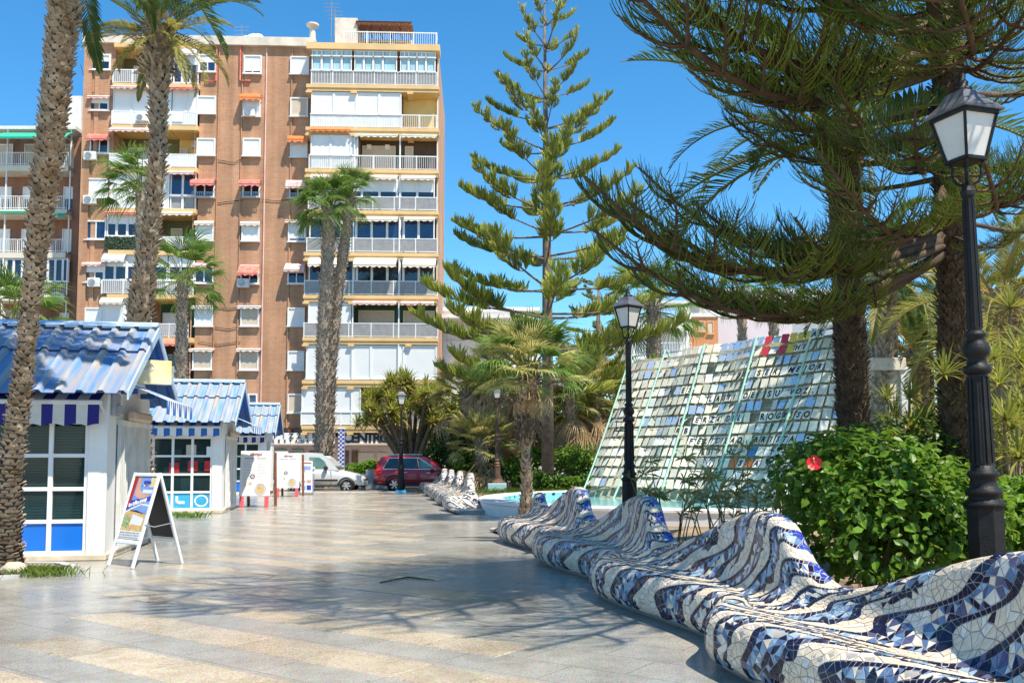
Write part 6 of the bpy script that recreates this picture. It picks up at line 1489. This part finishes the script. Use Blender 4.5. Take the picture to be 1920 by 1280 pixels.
rt_ = [(1640,27,3.0,1.9),(1700,29,3.4,2.2),(1760,26,3.0,2.0),(1830,24,3.2,2.0),(1900,22,3.0,1.9),(1960,19,3.0,1.9),(1850,30,4.4,2.6),(1960,28,4.6,2.8)]
for i, (px, Y, h, r) in enumerate(rt_):
    bush('tall_shrub', 'straggly garden shrub ' + ('against the cream garden wall','at the foot of the nearer thin curved lamp','between the two thin curved lamps','beside the big conifer trunk','right of the near lamp post','at the far right edge, low','tall, behind the near lamp post','tall, at the far right edge')[i], 'bush', (P(px,850,Y).x, Y, h*.5), (r, r*.8, h*.6), 2600, .24, .07, (l_olive, l_palmyel, l_hib)[i % 3], 60+i, 'garden shrubs on the right', lobes=7, mat2=l_dark)
for i, (px, Y, h, lab) in enumerate(((872,44.2,1.3,'low green shrub beside the turquoise lamp block, on its left'),(905,45.5,2.2,'medium green shrub under the tallest dry fan palm'),(962,43.8,1.6,'green shrub between the turquoise lamp block and the small fan palm'),(1018,45,2.4,'full green shrub before the tall tiered conifer trunk'),(1085,43.5,2.2,'full green shrub under the dry fan palm nearest the sculpture'))):
    bush('shrub', lab, 'bush', (P(px,900,Y).x, Y, h*.5), (h*.75+.3, .8, h*.6), 1900, .17, .10, (l_hib, l_bright)[i % 2], 120+i, lobes=6, mat2=l_dark)
# sword leaved rosettes: yucca and dracaena
def rosette(name, n, L, w, mats, seed, down=-.5):
    R = random.Random(seed); q = MB()
    for i in range(n):
        a = i*2.39996; el = lerp(1.45, down, (i/n)**.8) + R.uniform(-.15,.15); l = L*R.uniform(.75,1.1); d = Vector((cos(a)*cos(el), sin(a)*cos(el), sin(el))); s = Vector((-sin(a), cos(a), 0)); m = d*l*.55; e = d*l + Vector((0,0,-l*.22*R.random()))
        q.add([-s*w*.35, s*w*.35, m+s*w*.5, m-s*w*.5, e], [(0,1,2,3),(3,2,4)], 1 if el < down*.5 else 0)
    return q.mesh(name, mats)
ROS = [rosette('leaf_rosette', 46, .75, .075, [l_yucca, l_palmdry], i) for i in range(3)]
ROSS = [rosette('leaf_rosette', 40, .42, .028, [l_yucca, l_palmyel], i+5, -.35) for i in range(3)]
def yucca(label, loc, stems, meshes, seed, spreadr, h0, h1, r, sc, group=None, name='yucca', heads=4):
    R = random.Random(seed); t = thing(name, label, 'yucca', loc, 0, group)
    for i in range(stems):
        a = 2*pi*i/stems + R.uniform(-.4,.4); rr = spreadr*sqrt(R.random()); h = R.uniform(h0,h1)*(1-.25*rr/spreadr); e = Vector((cos(a)*rr, sin(a)*rr, h))
        q = MB(); q.smooth = True; pts = [Vector((cos(a)*.2, sin(a)*.2, -.02)), Vector((e.x*.3, e.y*.3, e.z*.4)), e]; q.tube(crom(pts, 4), [lerp(r, r*.5, k/8) for k in range(9)], 6); q.build('stem', b_yucca, t)
        for k in range(heads):
            p = e + Vector((R.uniform(-.5,.5), R.uniform(-.5,.5), R.uniform(-.7,.25)))*(1.0 if k else 0)*sc; s = sc*R.uniform(.8,1.15); link(meshes[R.randrange(3)], 'leaf_rosette', t, M=Matrix.Translation(p) @ Matrix.Rotation(R.uniform(0,6), 4, 'Z') @ Matrix.Rotation(R.uniform(-.4,.4), 4, 'X') @ Matrix.Diagonal((s,s,s,1)))
    return t
yucca('huge many stemmed yucca spilling over the roof of the red car', (P(772,900,54).x, 54.0, -.1), 26, ROS, 71, 3.0, 4.6, 6.9, .20, 1.15, heads=5)
yucca('leggy spiky yucca behind the hibiscus, between the two dark trunks', (5.55, 12.9, .03), 5, ROSS, 72, .8, 1.7, 2.6, .025, 1.0, 'spiky yuccas on the right', heads=2)
yucca('tangled spiky yucca at the right edge behind the near lamp post', (6.6, 12.0, .03), 13, ROSS, 73, 1.3, 1.9, 3.6, .03, 1.15, 'spiky yuccas on the right', heads=3)
yucca('tall spiky yucca farther back at the right edge', (8.6, 16.0, .03), 12, ROSS, 74, 1.5, 2.2, 4.4, .04, 1.5, 'spiky yuccas on the right', heads=3)
# old fan palms with dead leaves in the middle distance
dry = [(872,48,5.0,'leftmost of the dry old fan palms beyond the pool'),(930,46,6.0,'tallest old fan palm with hanging dead leaves beyond the pool'),(968,49,4.6,'low dry fan palm between the taller ones beyond the pool'),(1068,45,4.6,'dry fan palm in front of the tall tiered conifer trunk'),(1112,47,5.2,'dry fan palm nearest to the tile sculpture'),(900,44,2.3,'short dry fan palm drooping over the lamp on the turquoise block')]
for i, (px, Y, h, lab) in enumerate(dry):
    x = P(px,850,Y).x; palm('fan_palm', lab, [Vector((x,Y,0)), Vector((x+.1,Y,h*.5)), Vector((x+.05,Y,h))], lambda t: .24, b_wash, b_dark, (.16, 7, .28, .14), [(FANY, 34, -.3, 1.35, {'scale': (1.15,1.6)}), (FAND, 40, -1.35, -.35, {'scale': (1.3,2.0), 'name': 'dry_leaf', 'zdrop': .9})], 80+i, 'old fan palms beyond the pool')
# fan palms in front of the pale buildings
for i, (px, y0, Y, lab) in enumerate(((1228,575,52,'fan palm before the white terraces left of the tile sculpture'),(1455,560,58,'thin fan palm before the lilac wall'),(1395,545,62,'thin fan palm rising over the letter tiles'))):
    x = P(px,850,Y).x; top = P(px,y0,Y).z; palm('fan_palm', lab, [Vector((x,Y,0)), Vector((x,Y,top*.5)), Vector((x,Y,top))], lambda t: .26 if i else .38, b_wash, b_wash, (.3, 6, .4, .14), [(FAN, 28, -.6, 1.3, {'scale': (1.2,1.7) if i else (1.7,2.3)})], 90+i, 'fan palms before the pale buildings')
# papyrus and reeds behind the bench
def papyrus(label, loc, n, h, seed, spread=.55, dry=.4):
    R = random.Random(seed); t = thing('papyrus', label, 'papyrus', loc, 0, 'papyrus clumps behind the bench')
    for i in range(n):
        a, rr = R.uniform(0,6.28), spread*sqrt(R.random()); b0 = Vector((cos(a)*rr*.4, sin(a)*rr*.4, -.02)); hh = h*R.uniform(.55,1.05); e = Vector((cos(a)*rr*1.5, sin(a)*rr*1.5, hh)); q = MB()
        q.tube([b0, b0.lerp(e,.5)+Vector((0,0,.1)), e], [.009,.008,.005], 4)
        for k in range(R.randint(9,16)):
            aa = R.uniform(0,6.28); el = R.uniform(-.3,1.2); l = R.uniform(.12,.30); d = Vector((cos(aa)*cos(el), sin(aa)*cos(el), sin(el))); s = d.cross(Vector((.1,.2,1))).normalized()*.007; q.add([e-s, e+s, e+d*l*.6+s, e+d*l+Vector((0,0,-.05)), e+d*l*.6-s], [(0,1,2,3,4)], 1)
        q.build('stalk', [b_yucca if R.random() < dry else l_reed, l_reed], t)
    return t
papyrus('leaning papyrus clump between the middle lamp post and the second wave crest', (2.15, 12.2, .03), 13, 1.45, 101)
papyrus('dense upright papyrus clump behind the dip after the second crest', (2.55, 11.3, .03), 17, 1.25, 102, .4, .2)
papyrus('straggly papyrus clump just left of the hibiscus bush', (3.0, 11.6, .03), 15, 1.65, 103, .6)
papyrus('thin papyrus clump behind the third wave crest', (2.75, 9.9, .03), 9, 1.1, 104, .4)
def grass_tuft(label, loc, n, h, sx, sy, seed, mat, cat='grass', name='grass'):
    R = random.Random(seed); q = MB()
    for i in range(n):
        x, y = R.gauss(0,sx*.5), R.gauss(0,sy*.5); a = R.uniform(0,6.28); l = h*R.uniform(.5,1.1); d = Vector((cos(a)*.5, sin(a)*.5, .85)); s = Vector((-sin(a), cos(a), 0))*.006; c = Vector((x,y,0)); q.add([c-s, c+s, c+d*l*.6+s*.8, c+d*l+Vector((cos(a),sin(a),0))*l*.2, c+d*l*.6-s*.8], [(0,1,2,3,4)])
    return tag(q.build(name, mat, None, loc), label, cat, kind='stuff')
g = G(78,1078); grass_tuft('grass tuft beside the pale stone at the foot of the leaning palm', (g.x, g.y, .0), 420, .17, .5, .28, 5, l_grass)
g = G(352,970); grass_tuft('small weed tuft at the corner of the middle kiosk', (g.x, g.y, .0), 160, .22, .5, .2, 6, l_bright)
R = random.Random(31)
def strew(label, cen, n, h, sx, sy, seed, mat): return grass_tuft(label, cen, n, h, sx, sy, seed, mat)
strew('dry strappy ground cover under the hibiscus bush', (3.5, 8.0, .03), 900, .45, 1.1, .8, 9, l_palmyel)
strew('dry ground cover behind the far pool rim', (1.0, 36.8, .03), 900, .4, 3.5, 1.2, 10, l_hib)
# stone, palm bed edging, spotted on the left
g = G(24,1078); q = MB(); q.smooth = True; R = random.Random(4); rows = []
for i in range(9):
    th = pi*i/8; rows.append([Vector((.19*sin(th)*cos(2*pi*j/14), .13*sin(th)*sin(2*pi*j/14), .085+.10*cos(th)))*(1+.10*noise.noise(Vector((i*.9,j*.8,2)))) for j in range(14)])
q.grid(rows, closed=True); tag(q.build('stone', M('pale_rounded_stone', (.55,.44,.32), .9, var=.2, scale=6, bump=.5, bscale=12), None, (g.x, g.y, 0)), 'pale rounded stone lying at the foot of the leaning palm', 'stone')
q = MB(); cen = Vector((*G(10,1070).xy, 0)); q.lathe([(.95,-.02),(.95,.035),(.80,.035),(.80,-.02)], 8, rot=pi/8, cap=False); tag(q.build('bed_edging', m_kerb, None, cen), 'low stone edging round the foot of the leaning palm', 'edging')
q = MB(); q.lathe([(.80,-.01),(.79,.012),(.0,.02)], 8, rot=pi/8, cap=False); o = q.build('palm_bed_soil', m_soil, None, cen); o['kind'] = 'structure'

a, b_, c_ = G(712,1092), G(765,1084), G(815,1088); q = MB(); q.tube([Vector((p.x, p.y, h)) for p, h in ((a,.006),(b_,.02),(c_,.006))], [.006,.012,.005], 5); tag(q.build('fallen_twig', b_dark), 'thin bent dark twig fallen on the shaded paving', 'twig')
# ------------------------------------------------------------------ buildings beyond
def simple_railing(q, x0, x1, y, z, h, mi, gap=.14):
    q.box((x0,y-.03,z+h-.05),(x1,y+.03,z+h),mi); q.box((x0,y-.02,z+.08),(x1,y+.02,z+.12),mi); n = int((x1-x0)/gap)
    for i in range(n+1): x = lerp(x0, x1, i/n); w = .03 if i % 10 == 0 else .014; q.box((x-w,y-w,z),(x+w,y+w,z+h),mi)
YL = 66.0; xl0 = P(-110,400,YL).x; xl1 = P(138,400,YL).x
lb = thing('apartment_building', 'lower brick apartment block with white railings behind the leaning palm', 'apartment block', (xl0, YL, 0)); Wl = xl1-xl0
zl = [P(60,y,YL).z for y in (310,392,473,553,634,714,792)]; zt = P(60,243,YL).z
q = MB(); q.box((0,1.5,0),(Wl-.02,14,zt)); q.box((Wl-.5,.8,0),(Wl,1.5,zt-.3)); q.build('brick_wall', m_brickdark, lb)
q = MB(); q.box((0,-.1,zt+.003),(Wl,14,zt+.25)); q.build('roof_slab', m_white2, lb)
q = MB(); xa, xb = P(118,400,YL+4).x-xl0, P(146,400,YL+4).x-xl0; q.box((xa,4,zt+.3),(xb,10,P(60,180,YL+4).z)); q.build('stair_head', m_white2, lb)
for k, z in enumerate(zl):
    q = MB(); q.box((0,-.02,z-.42),(Wl-.5,1.49,z-.02)); q.build('balcony_slab', m_cream, lb)
    q = MB(); simple_railing(q, .05, Wl-.55, .05, z, 1.0, 0); q.build('railing', m_alu, lb)
    zc = zt if k == 0 else zl[k-1]-.42
    for x0, x1 in ((P(22,400,YL).x-xl0, P(50,400,YL).x-xl0), (P(100,400,YL).x-xl0, P(122,400,YL).x-xl0), (P(-40,400,YL).x-xl0, P(0,400,YL).x-xl0)):
        if k == 3: continue
        window(x0, z+.05, x1, z+2.1, 1.44, ('half','ajar','blind')[(k+int(x0)) % 3], 2, lb, deep=.04, frame=m_alu)
    for px in (8, 128):
        x = P(px,400,YL).x-xl0; q = MB(); q.box((x,.0,z),(x+.09,.09,zc)); q.build('post', m_alu, lb)
    if k == 3:
        xs = [P(p,400,YL).x-xl0 for p in (-40,0,14,28,44,60,76,92,106,120,132)]
        for i in range(len(xs)-1): window(xs[i], z+1.02, xs[i+1]-.01, zc-.05, .12, 'open', 1, lb, deep=.03)
def lawn(x0, x1, z, out, drop, mat): awning(x0, x1, 0, z, drop, out, mat, lb, wavy=False)
lawn(P(2,400,YL).x-xl0, P(135,400,YL).x-xl0, P(60,249,YL).z, 1.2, .75, m_awn_green); lawn(P(96,400,YL).x-xl0, P(128,400,YL).x-xl0, P(60,400,YL).z, .7, .35, m_awn_green); lawn(P(60,400,YL).x-xl0, P(126,400,YL).x-xl0, P(60,561,YL).z, .8, .35, m_awn_green); lawn(P(0,400,YL).x-xl0, P(60,400,YL).x-xl0, P(60,396,YL).z, .3, .1, m_awn_green)
x, z = P(38,205,YL).x-xl0, P(38,205,YL).z; q = MB(); q.tube([(x,3,zt),(x,3,z)], .03, 5)
for i in range(4): q.tube([(x-.45,3,z-.1-.15*i),(x+.45,3,z-.1-.15*i)], .02, 4)
q.build('aerial', m_alu, lb)
# pale low buildings to the right of the conifer
m_lilac = M('lilac_plaster', (.56,.49,.50), .85, var=.05, scale=.4); m_bwhite = M('white_plaster', (.72,.71,.69), .8, var=.05, scale=.6); m_sal = M('salmon_plaster', (.52,.22,.09), .8, var=.1); m_sal2 = M('pale_orange_shutter', (.62,.34,.16), .7)
def block(name, label, cat, Y, x0p, x1p, ytop, mat, depth=10, group=None):
    x0, x1 = P(x0p,600,Y).x, P(x1p,600,Y).x; h = P(960,ytop,Y).z; t = thing(name, label, cat, (x0, Y, 0), 0, group); q = MB(); q.box((0,0,0),(x1-x0,depth,h)); q.build('wall', mat, t); q = MB(); q.box((-.12,-.12,h+.003),(x1-x0+.12,depth,h+.3)); q.build('parapet', m_bwhite, t); return t, x0, h
def punch(t, x0, Y, rects, glass=m_glassdark, frame=m_alu, kind='open'):
    for a, b_, c, d in rects:
        A, B = P(a,b_,Y), P(c,d,Y); window(A.x-x0, B.z, B.x-x0, A.z, -.02, kind, 2, t, deep=.015, frame=frame, glass=glass)
t, x0, h = block('house', 'long white house with terrace roof glimpsed behind the tall conifer', 'house', 74, 790, 1010, 583, m_bwhite)
punch(t, x0, 74, [(840,610,870,640),(885,610,915,640),(930,610,960,640)]); q = MB(); q.box((.2,-2.2,h-.9),(8.5,-.02,h-.6)); q.build('canopy', m_white2, t)
t, x0, h = block('house', 'white terraced house with railings and pergola left of the tile sculpture', 'house', 70, 1180, 1292, 600, m_bwhite)
for i, zz in enumerate((P(1200,612,70).z, P(1200,668,70).z)):
    q = MB(); q.box((-.2,-2.4,zz-.5),(4.4,-.02,zz-.2)); q.build('terrace_slab', m_bwhite, t); q = MB(); simple_railing(q, -.15, 4.35, -2.3, zz-.2, 1.0, 0, .2); q.build('railing', m_alu, t)
for xx in (-.15, 1.5, 3.9): q = MB(); q.box((xx,-2.4,0),(xx+.3,-2.1,h+1.2)); q.build('pillar', m_bwhite, t)
q = MB(); q.box((-.3,-2.5,h+.9),(4.5,.2,h+1.1)); q.build('pergola_roof', m_white2, t)
punch(t, x0, 70, [(1200,640,1218,690),(1240,640,1270,690)], m_glassblue)
t, x0, h = block('rooftop_cabin', 'small orange house with white flat roof above the tile sculpture', 'house', 76, 1284, 1346, 594, m_sal); punch(t, x0, 76, [(1308,602,1322,622),(1326,602,1338,626)], m_sal2, m_sal2, 'blind')
t, x0, h = block('house', 'big plain lilac gabled house wall above the letter tiles', 'house', 84, 1312, 1485, 548, m_lilac); punch(t, x0, 84, [(1331,572,1347,586)], m_bwhite, m_alu, 'shutter')
t, x0, h = block('house', 'white house with blue terrace railing behind the dark palm trunk', 'house', 88, 1478, 1600, 548, m_bwhite); q = MB(); zz = P(1500,578,88).z; q.box((.3,-1.2,zz-.5),(5.6,-.02,zz-.2)); q.build('terrace_slab', m_bwhite, t); q = MB(); simple_railing(q, .35, 5.5, -1.1, zz-.2, .9, 0, .3); q.build('railing', m_glassblue, t)
q = MB(); q.box((4.2,-.3,P(1500,572,88).z),(6.2,-.02,P(1500,560,88).z)); q.build('red_canopy', m_red, t)
bush('shrub', 'bright potted shrub on the white house terrace', 'bush', (P(1535,585,86).x, 86.2, P(1535,585,86).z), (1.2,.6,.9), 700, .3, .18, l_bright, 40, stems=False, ground=P(1535,592,86).z)
# thin double armed street lamps on the right
def thin_lamp(label, px, ytop, Y):
    x = P(px,800,Y).x; z = P(px,ytop,Y).z; t = thing('street_light', label, 'street lamp', (x, Y, 0), 0, 'thin curved street lamps'); q = MB(); q.tube([(0,0,0),(0,0,z)], [.09,.06], 8); q.build('pole', m_rustiron, t)
    for sg in (-1, 1):
        q = MB(); q.smooth = True; q.tube([(0,0,z-.3),(sg*.12,0,z+.1),(sg*.45,0,z+.38),(sg*1.0,0,z+.46)], .035, 6); q.build('arm', m_steel, t); q = MB(); q.bbox((min(sg*.85,sg*1.6),-.12,z+.40),(max(sg*.85,sg*1.6),.12,z+.50),.04); q.build('lamp_head', m_steel, t)
thin_lamp('thin curved street lamp nearer the garden wall', 1683, 545, 27); thin_lamp('thin curved street lamp farther right beside the big conifer trunk', 1750, 600, 29)
q = MB(); q.tube([(0,0,0),(0,0,14)], [.14,.09], 8); tag(q.build('flag_pole', m_steel, None, (P(1640,600,34).x, 34, 0)), 'bare pale pole showing between the palm crown and conifer trunk', 'pole')
